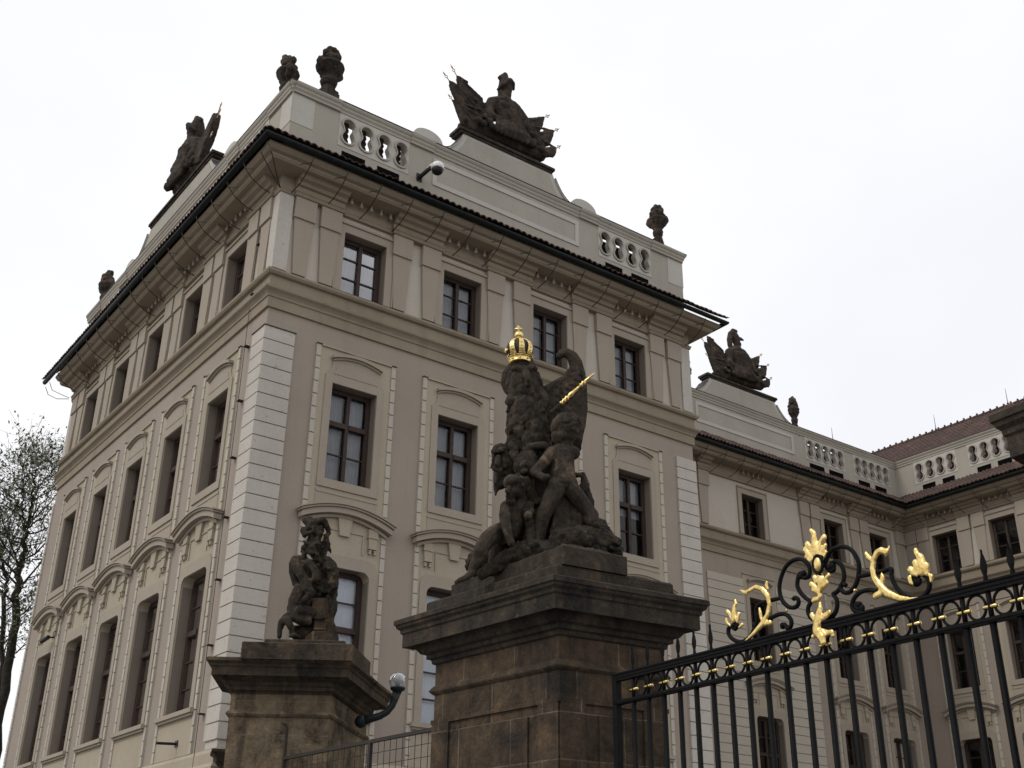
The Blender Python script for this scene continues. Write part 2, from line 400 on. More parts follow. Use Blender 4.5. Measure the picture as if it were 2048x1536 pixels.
def window(root, F, c, hw, z0, z1, kind, curt):
    """timber casement: frame with mullion, glazing bars and (first floor, ground floor) a transom"""
    m = MB(); n0, n1 = -0.34, -0.25; O = .125
    m.box(F, c - hw, c - hw + O, n0, n1, z0, z1); m.box(F, c + hw - O, c + hw, n0, n1, z0, z1)
    m.box(F, c - hw + O, c + hw - O, n0, n1, z0, z0 + .07); m.box(F, c - hw + O, c + hw - O, n0, n1, z1 - .12, z1)
    m.box(F, c - .05, c + .05, n0 + .005, n1 + .02, z0 + .07, z1 - .12)
    if kind == 'attic': bars, trans = [z0 + (z1 - z0) * k / 3 for k in (1, 2)], None
    elif kind == 'mid': trans = z1 - .38 * (z1 - z0); bars = [z0 + (trans - z0) * .5]
    else: trans = 8.10; bars = [8.76, 7.43, 6.78]
    if trans:
        m.box(F, c - hw + O, c - .05, n0 + .003, n1 + .05, trans - .065, trans + .065); m.box(F, c + .05, c + hw - O, n0 + .003, n1 + .05, trans - .065, trans + .065)
    for z in bars:
        m.box(F, c - hw + O, c - .05, n0 + .02, n1 - .02, z - .018, z + .018); m.box(F, c + .05, c + hw - O, n0 + .02, n1 - .02, z - .018, z + .018)
    w = m.build('window', 'brown_wood', root)
    p = MB(); p.quad(F(c - hw + .05, -.305, z0 + .04), F(c + hw - .05, -.305, z0 + .04), F(c + hw - .05, -.305, z1 - .04), F(c - hw + .05, -.305, z1 - .04))
    p.build('pane', 'window_glass', w)
    if curt:
        k = MB(); zc0, zc1 = (z0 + .03, z1 - .03) if curt != 'half' else (z1 - 1.15 * (z1 - z0) * .42, z1 - .03)
        for s in (-1, 1):
            a, b = sorted((c + s * .04, c + s * (hw - .06 - random.random() * .05 - .0))); N = 26; ph = random.random() * 6
            amp = .013 if curt != 'blind' else .004
            q = [(a + (b - a) * i / N, (-.40 if curt == 'blind' else -.46) + amp * math.sin(ph + i * 1.35) + amp * .5 * math.sin(i * .6)) for i in range(N + 1)]
            for (u, n), (u2, n2) in zip(q, q[1:]): k.quad(F(u, n, zc0), F(u2, n2, zc0), F(u2, n2, zc1), F(u, n, zc1))
        k.build('curtain', 'white_blind' if curt == 'blind' else 'lace_curtain', w, curt != 'blind')
    return w

def rounded_ring(m, F, c, hi, ho, z0, zi, zo, r, n0, n1):
    """surround with rounded inner top corners, in pieces"""
    m.box(F, c - ho, c - hi, n0, n1, z0, zi - r); m.box(F, c + hi, c + ho, n0, n1, z0, zi - r)
    inner = [(c + hi - r + r * math.cos(a), zi - r + r * math.sin(a)) for a in [math.pi / 2 * k / 6 for k in range(7)]]
    inner += [(2 * c - x, z) for x, z in inner[::-1]]
    R2 = 0.28
    outer = [(c - ho, zo - R2)] + [(c - ho + R2 - R2 * math.cos(a), zo - R2 + R2 * math.sin(a)) for a in [math.pi / 2 * k / 6 for k in range(1, 7)]]
    outer += [(2 * c - x, z) for x, z in outer[::-1]]
    m.prism(F, [(c - ho, zi - r)] + outer + [(c + ho, zi - r)] + inner, n0, n1)

def strip(root, F, ranges, z0, z1, skip=None, n=0.055, h=0.352, gap=0.03, name='rusticated_strip'):
    m = MB()
    for a, b in ranges:
        z = z1
        while z - h > z0 - .2:
            if not (skip and z - h < skip[1] and z > skip[0]): m.box(F, a, b, 0.0, n, max(z0, z - h + gap), z)
            z -= h
        m.box(F, a + .002, b - .002, 0.0, n - .04, z0, z1 - .01)
    return m.build(name, 'cream_plaster', root)

def bay(root, F, c, strips=True, curt=('lace', 'blind'), pw=1.05):
    if strips: strip(root, F, [(c - 1.176, c - 1.05), (c + 1.05, c + 1.176)], 5.12, 15.21)
    # beige field between the strips
    m = MB(); ops = [(c - HW, c + HW, MBZ, MT), (c - HL, c + HL, LB, LT)]
    m.slab(F, c - pw, c + pw, 5.12, 15.19, ops, 0.0, 0.028)
    for s in (-1, 1):                        # rounded heads of the ground-floor opening
        r = .2; a = [(c + s * HL, LT), (c + s * HL, LT - r)] + [(c + s * (HL - r + r * math.cos(t)), LT - r + r * math.sin(t)) for t in [math.pi / 2 * k / 6 for k in range(1, 6)]] + [(c + s * (HL - r), LT)]
        m.prism(F, a, DEPTH, 0.024)
    m.box(F, c - pw + .01, c + pw - .01, .0, .075, 15.19, 15.225)
    m.build('window_bay_panel', 'beige_plaster', root)
    if strips:
        for s in (-1, 1):
            m = MB(); m.box(F, c + s * 1.113 - .075, c + s * 1.113 + .075, .0, .085, 15.212, 15.232); m.build('strip_cap', 'flashing_metal', root)
    # surrounds
    m = MB(); n0, n1 = 0.028, 0.058
    m.box(F, c - .86, c - HW, n0, n1, MBZ, MT); m.box(F, c + HW, c + .86, n0, n1, MBZ, MT)
    m.box(F, c - .86, c + .86, n0, n1 + .01, 11.44, MBZ)
    ear = [(c - .86, MT), (c - .86, 14.46), (c - .80, 14.50), (c - .74, 14.58), (c - .70, 14.70), (c - .69, 14.86)]
    m.prism(F, ear + arc_pts(c, .69, 14.88, .13)[0:] + [(2 * c - x, z) for x, z in ear[::-1]], n0, n1)
    a = arc_pts(c, .56, 14.72, .13)
    m.prism(F, [(c - .66, 14.50), (c - .60, 14.56)] + a + [(c + .60, 14.56), (c + .66, 14.50)], n1, n1 + .012)
    lab = arc_pts(c, .735, 14.90, .14)
    m.prism(F, lab + [(x, z + .085) for x, z in lab[::-1]], n0, .165)
    m.prism(F, [(x, z - .05) for x, z in arc_pts(c, .70, 14.90, .14)] + arc_pts(c, .70, 14.90, .14)[::-1], n0, .105)
    m.box(F, c - .86, c + .86, n0, n0 + .03, 11.29, 11.36); m.box(F, c - .86, c + .86, n0, n0 + .014, 10.80, 11.29)
    rounded_ring(m, F, c, HL, .985, LB, LT, 9.80, .2, n0, n1)
    m.build('window_surround', 'taupe_trim', root)
    # segmental hood with keystone and consoles
    m = MB(); hw = 1.30
    def arcslab(z0, z1, h, n):
        a = arc_pts(c, h, z0, .29, 18); b = arc_pts(c, h, z1, .29, 18)
        m.prism(F, a + b[::-1], 0.03, n)
    arcslab(10.52, 10.66, hw - .05, .24); arcslab(10.662, 10.71, hw - .01, .29); arcslab(10.712, 10.745, hw + .02, .33)
    arcslab(10.44, 10.518, hw - .14, .12)
    hood = m.build('window_hood', 'taupe_trim', root)
    m = MB()
    m.prism(F, [(c - .13, 10.29), (c + .13, 10.29), (c + .20, 10.76), (c - .20, 10.76)], .03, .10)
    for s in (-1, 1):
        k = c + s * .80
        m.prism(F, [(k - .11, 10.14), (k + .11, 10.14), (k + .14, 10.60), (k - .14, 10.60)], .03, .10)
        m.box(F, k - .15, k + .15, .03, .125, 10.38, 10.42); m.box(F, k - .12, k + .12, .03, .115, 10.10, 10.135)
        for d in (-.07, .07):
            m.box(F, k + d - .03, k + d + .03, .03, .10, 9.98, 10.05); m.box(F, k + d - .04, k + d + .04, .03, .105, 10.05, 10.075)
        m.box(F, min(c + s * .56, c + s * .53), max(c + s * .56, c + s * .53), .03, .055, 9.92, 10.44)
        m.box(F, min(c + s * .53, c + s * .16), max(c + s * .53, c + s * .16), .03, .055, 10.41, 10.44)
    m.build('keystone', 'beige_plaster', hood)
    m = MB(); m.box(F, c - 1.09, c + 1.09, .028, .15, 6.03, LB); m.box(F, c - 1.05, c + 1.05, .028, .10, 5.97, 6.03)
    m.build('window_sill', 'taupe_trim', root)
    window(root, F, c, HW, MBZ, MT, 'mid', curt[0]); window(root, F, c, HL, LB, LT, 'low', curt[1])

def attic_bay(root, F, c, curt='lace'):
    m = MB()
    m.sheet(F, c - .88, c + .88, 16.952, 19.02, [(c - HW, c + HW, 16.952, AT)], .045, 0.0)
    for u in (-.88, .88): m.quad(F(c + u, 0, 16.952), F(c + u, .045, 16.952), F(c + u, .045, 19.02), F(c + u, 0, 19.02))
    m.box(F, c - .92, c + .92, 0.0, .09, 19.022, 19.085); m.box(F, c - .92, c - .882, 0.0, .075, 16.952, 19.02); m.box(F, c + .882, c + .92, 0, .075, 16.952, 19.02)
    m.build('attic_window_surround', 'taupe_trim', root)
    window(root, F, c, HW, AB, AT, 'attic', curt)
    g0 = None                                 # row of guttae hanging under the cornice above the window
    for k in range(5):
        u = c - .62 + k * .31
        if g0 is None:
            m = MB(); m.lathe(lambda x, y, h, u=u: F(u + x, .20 + y, h), [(.02, 19.60), (.045, 19.61), (.052, 19.65), (.036, 19.70), (.036, 19.80)], 10)
            g0 = m.build('gutta', 'taupe_trim', root, True); f0 = F(u, 0, 0)
        else:
            d = g0.copy(); COL.objects.link(d); d.parent = root; d.location = g0.location + (F(u, 0, 0) - f0)

def herms(root, F, us):
    for u in us:
        m = MB()
        m.box(F, u - .31, u + .31, 0.0, .135, 18.62, 19.25)
        P = [F(u - .285, 0, 18.618), F(u + .285, 0, 18.618), F(u + .285, .085, 18.618), F(u - .285, .085, 18.618),
             F(u - .185, 0, 16.952), F(u + .185, 0, 16.952), F(u + .185, .085, 16.952), F(u - .185, .085, 16.952)]
        m.add(P, [(0, 1, 2, 3), (4, 7, 6, 5), (0, 4, 5, 1), (1, 5, 6, 2), (2, 6, 7, 3), (3, 7, 4, 0)])
        m.build('herm_pilaster', 'taupe_trim', root)
    us = sorted(us); grp = []
    for u in us:
        if grp and u - grp[-1][-1] < 1.05: grp[-1].append(u)
        else: grp.append([u])
    for q in grp:
        m = MB(); m.extr(F, q[0] - .36, q[-1] + .36, BREAK); m.build('entablature_block', 'cornice_plaster', root)

def stays(root, F, us):
    p0 = None; u0 = us[0]
    m = MB()
    m.tube([F(u0 + .03, .97, 20.02), F(u0, .93, 19.86), F(u0 - .03, .74, 19.62), F(u0 - .06, .42, 19.42), F(u0 - .12, .10, 19.30)], .014, 6)
    m.tube([F(u0 - .02, .92, 19.84), F(u0 - .26, .78, 19.76)], .013, 6)
    first = m.build('gutter_stay', 'rusty_iron', root)
    d = F(1, 0, 0) - F(0, 0, 0)
    for u in us[1:]:
        c = first.copy(); COL.objects.link(c); c.parent = root; c.location = first.location + d * (u - u0) + Vector((0, 0, 0))

def hole_path(c, z0, z1, r=.185):
    """keyhole-like opening: two lobes joined by a nicked waist"""
    a = z1 - r; b = z0 + r; w = .145; zm = (z0 + z1) / 2; P = []
    N = 10
    t0 = math.asin(-.55)
    P += [(c + r * math.cos(t), a + r * math.sin(t)) for t in [t0 + (math.pi - 2 * t0) * i / (2 * N) for i in range(2 * N + 1)]]
    P += [(c - w * .82, zm + .03), (c - w * .82, zm - .03)]
    P += [(c + r * math.cos(t), b + r * math.sin(t)) for t in [math.pi - t0 + (math.pi + 2 * t0) * i / (2 * N) for i in range(2 * N + 1)]] if False else \
         [(c - r * math.cos(t), b - r * math.sin(t)) for t in [t0 + (math.pi - 2 * t0) * i / (2 * N) for i in range(2 * N + 1)]]
    P += [(c + w * .82, zm - .03), (c + w * .82, zm + .03)]
    return P

def balustrade(root, F, u0, u1, cs):
    """pierced parapet panel with ringed openings and twisted balusters"""
    z0, z1 = 21.50, 22.60
    cu = bpy.data.curves.new('c', 'CURVE'); cu.dimensions = '2D'; cu.fill_mode = 'BOTH'; cu.extrude = .07
    def sp(cv, pts):
        s = cv.splines.new('POLY'); s.points.add(len(pts) - 1); s.use_cyclic_u = True
        for q, (x, y) in zip(s.points, pts): q.co = (x, y, 0, 1)
    sp(cu, [(u0, z0), (u1, z0), (u1, z1), (u0, z1)])
    for c in cs: sp(cu, hole_path(c, 21.65, 22.46))
    def flat(cv, n):
        ob = bpy.data.objects.new('c', cv); COL.objects.link(ob)
        me = bpy.data.meshes.new_from_object(ob.evaluated_get(bpy.context.evaluated_depsgraph_get()))
        bpy.data.objects.remove(ob); m = MB()
        m.add([F(v.co.x, n + v.co.z, v.co.y) for v in me.vertices], [tuple(p.vertices) for p in me.polygons]); return m
    p = flat(cu, -.055).build('balustrade_panel', 'parapet_white', root)
    cu = bpy.data.curves.new('c', 'CURVE'); cu.dimensions = '2D'; cu.fill_mode = 'BOTH'; cu.extrude = .022
    for c in cs:
        h = hole_path(c, 21.65, 22.46); zc = 22.055
        sp(cu, h); sp(cu, [(c + (x - c) * 1.30, zc + (z - zc) * 1.13) for x, z in h])
    flat(cu, .035).build('opening_ring', 'parapet_plaster', p)
    for c in cs:
        m = MB(); N = 26; rows = []
        for i in range(N + 1):
            t = i / N; z = 21.60 + .95 * t; r = .075 + .03 * math.sin(t * math.pi * 5) ** 2; a = t * math.pi * 2.2
            rows.append([F(c + r * 1.25 * math.cos(a + k * math.pi / 2), -.24 + r * 1.25 * math.sin(a + k * math.pi / 2), z) for k in range(4)])
        m.add([v for r in rows for v in r], [(i * 4 + k, i * 4 + (k + 1) % 4, (i + 1) * 4 + (k + 1) % 4, (i + 1) * 4 + k) for i in range(N) for k in range(4)])
        m.build('baluster', 'roof_statue_stone', p)

def tiles(root, F, u0, u1, ends, z0=20.245, z1=21.06, n0=1.03, n1=-0.02, step=.21):
    """row of eave tiles; ends say whether the run widens (+1), narrows (-1) or stops (0) with n"""
    m = MB(); K = int((u1 - u0) / step * 6); rows = 5; vs = []
    for r in range(rows + 1):
        t = r / rows; n = n0 + (n1 - n0) * t; zz = z0 + (z1 - z0) * t
        a = u0 - ends[0] * n; b = u1 + ends[1] * n
        for k in range(K + 1):
            u = a + (b - a) * k / K
            w = abs(math.sin(math.pi * (u - u0) / step)) ** .7
            for lift in (0.0,): vs.append(F(u, n + .03 * (w if r == 0 else 0), zz + .075 * w + .012 * math.sin(u * 7.3) + (.02 if r == 0 else 0)))
    fs = [(r * (K + 1) + k, r * (K + 1) + k + 1, (r + 1) * (K + 1) + k + 1, (r + 1) * (K + 1) + k) for r in range(rows) for k in range(K)]
    m.add(vs, fs)
    o = m.build('eave_tiles', 'roof_tile', root)
    md = o.modifiers.new('t', 'SOLIDIFY'); md.thickness = .025; md.offset = 1
    return o

def parapet(root, F, L0, L1, bals, panel, vents, c=None, plinth=0, volw=0, back=-.5, corner=(), ends=(), volutes=True):
    m = MB()
    ops = [(a, b, 21.5, 22.62) for a, b, _ in bals]
    m.sheet(F, L0, L1, 20.2, 22.61, ops, 0.0, back); 
    for v in vents: pass
    m.sheet(F, L0, L1, 20.2, 22.61, ops, back, back)
    for u in ends: m.quad(F(u, 0, 20.2), F(u, back, 20.2), F(u, back, 22.61), F(u, 0, 22.61))
    w = m.build('parapet', 'parapet_plaster', root)
    for a, b, cs in bals: balustrade(root, F, a, b, cs)
    for v in vents:
        m = MB(); a, b = v
        m.box(F, a, b, .004, .012, 21.02, 21.36); m.build('eave_vent', 'vent_dark', root)
    if panel:
        a, b = panel; m = MB(); t = .15
        for q in ((a, b, 22.30, 22.45), (a, b, 21.50, 21.65), (a, a + t, 21.65, 22.30), (b - t, b, 21.65, 22.30)): m.box(F, q[0], q[1], 0.0, .03, q[2], q[3])
        m.build('parapet_frame', 'parapet_white', w)
    for a, b in corner:
        m = MB(); m.box(F, a, b, 0.0, .012, 21.62, 22.60); m.build('parapet_white_field', 'parapet_white', w)
    if c is not None:
        def flare(h, w_, z0, z1):
            P = []
            for k in range(11):
                s = k / 10; P.append((h + (w_ - h) * s, z0 + (z1 - z0) * (1 - s) ** 2.2))
            return P
        R = flare(plinth - .12, volw, 22.94, 23.86)
        P = [(c + x, z) for x, z in R] + [(c - x, z) for x, z in R[::-1]]
        m = MB(); m.prism(F, P, -.5, .0); gb = m.build('gable', 'parapet_white', root)
        R2 = flare(plinth - .26, volw - .35, 22.96, 23.74)
        m = MB(); m.prism(F, [(c + x, z) for x, z in R2] + [(c - x, z) for x, z in R2[::-1]], 0.0, .02); m.build('gable_field', 'parapet_plaster', gb)
        m = MB()
        e = [(c + x, z + .03) for x, z in R[1:]]
        for s in (1, -1):
            q = [(c + s * (x - c), z) for x, z in e]
            m.prism(F, q + [(x, z - .055) for x, z in q[::-1]], -.55, .05); m.build('gable_coping', 'parapet_white', gb)
            m = MB(); m.prism(F, [(x, z + .022) for x, z in q] + [(x, z + .002) for x, z in q[::-1]], -.57, .065); m.build('gable_flashing', 'flashing_metal', gb); m = MB()
        for s in (-1, 1) if volutes else ():
            m = MB(); a = c + s * volw
            pts = [(a - s * .12, 22.94)] + [(a - s * .12 + s * (.52 - .52 * math.cos(t)), 22.94 + .42 * math.sin(t) ** .8) for t in [math.pi * k / 14 for k in range(1, 14)]] + [(a + s * .92, 22.94)]
            m.prism(F, pts, -.52, .05)
            pt2 = [(a + s * .4 + (x - a - s * .4) * .78, 22.96 + (z - 22.96) * .74) for x, z in pts]
            m.prism(F, pt2, .05, .07)
            m.build('volute', 'parapet_white', gb)
    return w

def conductor(root, F, u, z0, z1, every):
    m = MB(); m.tube([F(u, .10, z0), F(u, .10, z1)], .008, 6); r = m.build('lightning_conductor', 'rusty_iron', root)
    z = z0 + .4
    while z < z1:
        m = MB(); m.box(F, u - .10, u + .03, .0, .13, z - .013, z + .013); z += every
        m.build('clamp', 'rusty_iron', r)

# ---------------- the block: two show facades
cR = [2.5877 + 3.2175 * k for k in range(4)]
cL = [2.5121 + 3.0210 * k for k in range(5)]
def wall(root, F, u0, u1, bays, attic, name='wall', ext=None):
    m = MB()
    ops = [(c - HW, c + HW, MBZ, MT) for c in bays] + [(c - HL, c + HL, LB, LT) for c in bays]
    m.sheet(F, u0, u1, 0, 15.805, ops, 0.0, 0.0); m.build(name, 'taupe_plaster', root)
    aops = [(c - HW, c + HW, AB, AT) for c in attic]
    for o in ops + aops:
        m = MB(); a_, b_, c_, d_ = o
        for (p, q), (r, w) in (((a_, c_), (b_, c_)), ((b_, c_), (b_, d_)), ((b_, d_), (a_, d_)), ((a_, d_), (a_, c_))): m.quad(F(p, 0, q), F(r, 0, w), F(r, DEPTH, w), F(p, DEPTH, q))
        m.build('window_reveal', 'shaded_reveal_plaster', root)
    m = MB(); m.sheet(F, u0, u1, 16.9, 20.2, aops, 0.0, 0.0); m.build('attic_wall', 'pale_plaster', root)
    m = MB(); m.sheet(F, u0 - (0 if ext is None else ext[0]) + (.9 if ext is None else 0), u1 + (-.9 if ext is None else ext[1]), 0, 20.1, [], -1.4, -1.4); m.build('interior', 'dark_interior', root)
wall(palace, FR, 0, W, cR, cR); wall(palace, FL, 0, M, cL, cL)
m = MB(); m.quad((W, 0, 0), (W, D, 0), (W, D, 20.2), (W, 0, 20.2)); m.quad((0, M, 0), (W, M, 0), (W, M, 20.2), (0, M, 20.2))
m.quad((0, 0, 20.19), (W, 0, 20.19), (W, M, 20.19), (0, M, 20.19)); m.build('rear_wall', 'taupe_plaster', palace)
path = [(0, M + .0), (0, 0), (W, 0), (W, D)]
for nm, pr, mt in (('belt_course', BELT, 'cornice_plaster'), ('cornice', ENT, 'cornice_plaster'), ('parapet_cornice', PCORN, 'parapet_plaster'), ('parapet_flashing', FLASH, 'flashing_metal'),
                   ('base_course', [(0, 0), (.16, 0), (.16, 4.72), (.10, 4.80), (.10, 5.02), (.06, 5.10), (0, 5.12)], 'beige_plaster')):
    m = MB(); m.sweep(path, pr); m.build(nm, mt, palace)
GUT = [(.86 + .085 * math.cos(a) + .095, 20.20 + .10 * math.sin(a)) for a in [math.pi + math.pi * k / 8 for k in range(9)]]
GUT = GUT + [(x * .985 + .014, z + .012) for x, z in GUT[::-1]]
m = MB(); m.sweep([(0, M + .95), (0, 0), (W, 0), (W, 3.0)], GUT, True); m.build('gutter', 'gutter_metal', palace, True)
# the parapet cornice steps forward over each pier
tiles(palace, FR, 0, W, (1, 1)); tiles(palace, FL, 0, M, (1, 1))
bR = lambda a, k, w=2.3, n=4: [a + w / n * (i + .5) for i in range(n)]
parapet(palace, FR, 0.0, W, [(1.47, 3.78, [1.77, 2.35, 2.93, 3.51]), (W - 3.78, W - 1.47, [W - 3.51, W - 2.93, W - 2.35, W - 1.77])], (4.62, W - 4.62),
        [(1.62, 2.37), (2.77, 3.50), (W - 3.50, W - 2.77), (W - 2.37, W - 1.62)], W / 2, 1.86, 2.62, ends=(W,), corner=[(-.02, .68), (W - .68, W + .02)])
parapet(palace, FL, 0.0, M, [(1.47, 3.40, [1.71, 2.19, 2.67, 3.15]), (M - 3.40, M - 1.47, [M - 3.15, M - 2.67, M - 2.19, M - 1.71])], (4.3, M - 4.3),
        [(1.6, 2.3), (2.6, 3.3), (M - 3.3, M - 2.6), (M - 2.3, M - 1.6)], M / 2, 2.75, 3.9, ends=(M,), corner=[(-.02, .68), (M - .68, M)])
for F, qs in ((FR, ((-.0, 1.45), (3.8, 4.6), (W - 4.6, W - 3.8), (W - 1.45, W))), (FL, ((0, 1.45), (3.42, 4.25), (M - 4.25, M - 3.42), (M - 1.45, M)))):
    for a, b in qs:
        m = MB(); m.extr(F, a, b, [(n + .035, z) for n, z in PCORN[1:-1]] + [(0.0, 22.90), (0.0, 22.62)]); m.build('cornice_break', 'parapet_plaster', palace)
for i, c in enumerate(cR):
    bay(palace, FR, c, True, ('half' if i == 3 else 'lace', 'blind')); attic_bay(palace, FR, c, 'lace')
for c in cL:
    bay(palace, FL, c, True, ('lace', 'lace')); attic_bay(palace, FL, c, 'lace')
def herm_us(cs, L):
    r = [.69, L - .69]
    for c in cs: r += [c - 1.13, c + 1.13]
    return sorted(r)
hr = herm_us(cR, W); herms(palace, FR, hr)
hl = herm_us(cL, M); herms(palace, FL, [u for u in hl if u != .69 and u != M - .69] + [.62, M - .62])
# white corner pilaster of the attic, corner quoins
for x0, x1, y0, y1 in ((-.06, .34, -.06, .34), (W - .34, W + .06, -.06, .34), (-.06, .34, M - .34, M)):
    m = MB(); m.box(lambda u, n, z: Vector((u, n, z)), x0, x1, y0, y1, 16.952, 19.25); m.build('corner_pilaster', 'white_plaster', palace)
def quoin(root, x0, x1, y0, y1, z0, z1, h=.37, gap=.028):
    m = MB(); I = lambda u, n, z: Vector((u, n, z)); z = z1
    while z - h > z0 - .1:
        m.box(I, x0, x1, y0, y1, max(z0, z - h + gap), z); z -= h
    e = .04; m.box(I, x0 + e, x1 - e, y0 + e, y1 - e, z0, z1 - .01)
    return m.build('corner_quoin', 'white_plaster', root)
quoin(palace, -.06, .78, -.06, .66, 5.12, 15.258)
m = MB(); m.box(lambda u, n, z: Vector((u, n, z)), -.085, .805, -.085, .685, 15.26, 15.28); m.build('quoin_cap', 'flashing_metal', palace)
quoin(palace, W - .78, W + .06, -.06, .6, 5.12, 15.258)
quoin(palace, -.05, .6, M - .10, M + .06, 5.12, 15.258)
stays(palace, FR, [.35 + 1.03 * k for k in range(15)]); stays(palace, FL, [.40 + 1.06 * k for k in range(16)])
m = MB()
for d in ((-.3, -.1), (-.1, -.3)):
    m.tube([(-.92, -.92, 19.95), (-.75 + d[0], -.75 + d[1], 19.6), (-.35 + d[0] * .4, -.35 + d[1] * .4, 19.4), (-.1, -.1, 19.32)], .014, 6)
m.build('gutter_stay', 'rusty_iron', palace)
conductor(palace, FL, .97, 4.0, 18.9, 1.52)

# ---------------- set-back wing
cW = [26.10, 31.43, 34.66]
wall(wing, FW, W, X2, cW, cW, ext=(0, 1.4))
m = MB(); m.quad((W, D, 20.19), (X2 + 6, D, 20.19), (X2 + 6, D + 6, 20.19), (W, D + 6, 20.19)); m.build('flat_roof', 'taupe_plaster', wing)
aw = [(W, D), (X2, D)]
def sweep_run(root, path, a, b):
    for nm, pr, mt in (('belt_course', BELT, 'cornice_plaster'), ('cornice', ENT, 'cornice_plaster'), ('parapet_cornice', PCORN, 'parapet_plaster'), ('parapet_flashing', FLASH, 'flashing_metal'),
                       ('base_course', [(0, 0), (.16, 0), (.16, 4.72), (.10, 4.80), (.10, 5.02), (.06, 5.10), (0, 5.12)], 'beige_plaster'), ('gutter', GUT, 'gutter_metal')):
        m = MB(); rows = []
        F = a; vs = []; k = len(pr); u0, u1, s0, s1 = b
        for n, z in pr: vs.append(F(u0 + s0 * n, n, z))
        for n, z in pr: vs.append(F(u1 + s1 * n, n, z))
        fs = [(j, (j + 1) % k, k + (j + 1) % k, k + j) for j in range(k)] + [tuple(range(k))[::-1], tuple(range(k, 2 * k))]
        m.add(vs, fs); m.build(nm, mt, root, nm == 'gutter')
sweep_run(wing, None, FW, (W, X2, 0, -1)); 
tiles(wing, FW, W, X2, (0, -1))
b1 = [30.36, 30.90, 31.44, 31.98, 32.52]; b2 = [33.80, 34.33, 34.86, 35.39, 35.92]
parapet(wing, FW, W, X2, [(30.04, 32.84, b1), (33.50, 36.22, b2)], (23.0, 29.25),
        [(30.26, 31.28), (31.62, 32.63), (33.75, 34.6), (35.0, 35.85)], 26.10, 2.2, 3.3, volutes=False)
bay(wing, FW, cW[0], False, (None, None), .99); bay(wing, FW, cW[1], True, (None, None)); bay(wing, FW, cW[2], True, (None, None))
strip(wing, FW, [(23.05, 25.10), (27.10, 29.30)], 5.12, 14.95, name='rusticated_field')
for c in cW: attic_bay(wing, FW, c, None)
herms(wing, FW, [23.12, 29.42, 30.14, 32.86, 33.58, 36.25])
stays(wing, FW, [22.6 + 1.1 * k for k in range(13)])
# ---------------- cross wing
cX = [5.45, 2.50, -.45, -3.40]
wall(cross, FX, -16, D, cX, cX, ext=(0, 1.4))
m = MB(); m.quad((X2, -16, 20.195), (X2 + 6, -16, 20.195), (X2 + 6, D, 20.195), (X2, D, 20.195)); m.build('flat_roof', 'taupe_plaster', cross)
sweep_run(cross, None, FX, (D, -16, -1, 0))
tiles(cross, FX, -16, D, (0, -1))
parapet(cross, FX, -16, D, [(4.22, 6.56, [6.25, 5.67, 5.10, 4.52]), (1.27, 3.60, [3.33, 2.74, 2.16, 1.57]), (-1.7, .6, [.32, -.26, -.84, -1.42])], None,
        [(5.5, 6.2), (4.45, 5.1), (2.55, 3.25), (1.5, 2.2)], back=-.45)
for c in cX: bay(cross, FX, c, True, (None, None)); attic_bay(cross, FX, c, None)
herms(cross, FX, [c + s * 1.10 for c in cX for s in (-1, 1)] + [7.22])
stays(cross, FX, [6.4 - 1.1 * k for k in range(10)])
# steep tiled roof of the cross wing
m = MB(); xa, za, xb, zb = X2 + .55, 21.9, X2 + 7.0, 27.05; y0, y1 = -18.0, 15.0
K = int((y1 - y0) / .055); NR = 26; vs = []; fs = []
for r in range(NR):
    for e in (0, 1):
        t = (r + e) / NR; x = xa + (xb - xa) * t; z = za + (zb - za) * t + (0.035 if e == 0 else 0)
        for k in range(K + 1):
            y = y0 + (y1 - y0) * k / K
            vs.append((x, y, z + .055 * abs(math.sin(math.pi * y / .24))))
for r in range(2 * NR - 1):
    for k in range(K): fs.append((r * (K + 1) + k, r * (K + 1) + k + 1, (r + 1) * (K + 1) + k + 1, (r + 1) * (K + 1) + k))
m.add(vs, fs); rf = m.build('roof', 'roof_tile', cross)
m = MB()
y = y0
while y < y1:
    m.tube([(xb, y, zb + .02), (xb, y + .40, zb + .02)], [.13, .10], 10); m.box(lambda u, n, z: Vector((u, n, z)), xb - .05, xb + .05, y, y + .07, zb + .1, zb + .22); y += .40
m.build('ridge_tiles', 'roof_tile', rf)
m = MB(); m.quad((xb, y0, zb), (xb, y1, zb), (xb + 7, y1, 21.9), (xb + 7, y0, 21.9)); m.add([(xa, y1, za), (xb, y1, zb), (xb + 7, y1, 21.9)], [(0, 1, 2)])
m.build('rear_roof_slope', 'roof_tile', rf)
for F, root, u, zz, nn in ((FW, wing, 32.7, 22.9, -.4), (FX, cross, 9.4, 27.1, -7.0), (FX, cross, 5.0, 27.1, -7.0)):
    m = MB(); m.tube([F(u, nn, zz), F(u, nn, zz + 1.0)], [.022, .008], 6); m.ball(F(u, nn, zz + .12), .06, 8, 6); m.build('lightning_rod', 'rusty_iron', root)

def dark_backing(root, F, u0, u1):  # added dark block behind the balustrades, keeps the sky out of their openings
    m = MB(); prof = [(-.53, 20.22), (-.54, 22.58), (-1.2, 22.62), (-5.0, 22.66), (-5.0, 20.22)]
    m.extr(F, u0, u1, prof); return m.build('dark_backing', 'roof_tile', root)
dark_backing(palace, FR, 8.6, W - .2); dark_backing(wing, FW, W, X2 - .3)
m = MB()
for d in (0, .5):
    m.tube([FL(M + .93 - d, .9, 20.02), FL(M + .95 - d, .75, 19.75), FL(M + .55 - d, .5, 19.5), FL(M + .1 - d * .2, .2, 19.42)], .012, 6)
m.build('gutter_stay', 'rusty_iron', palace)
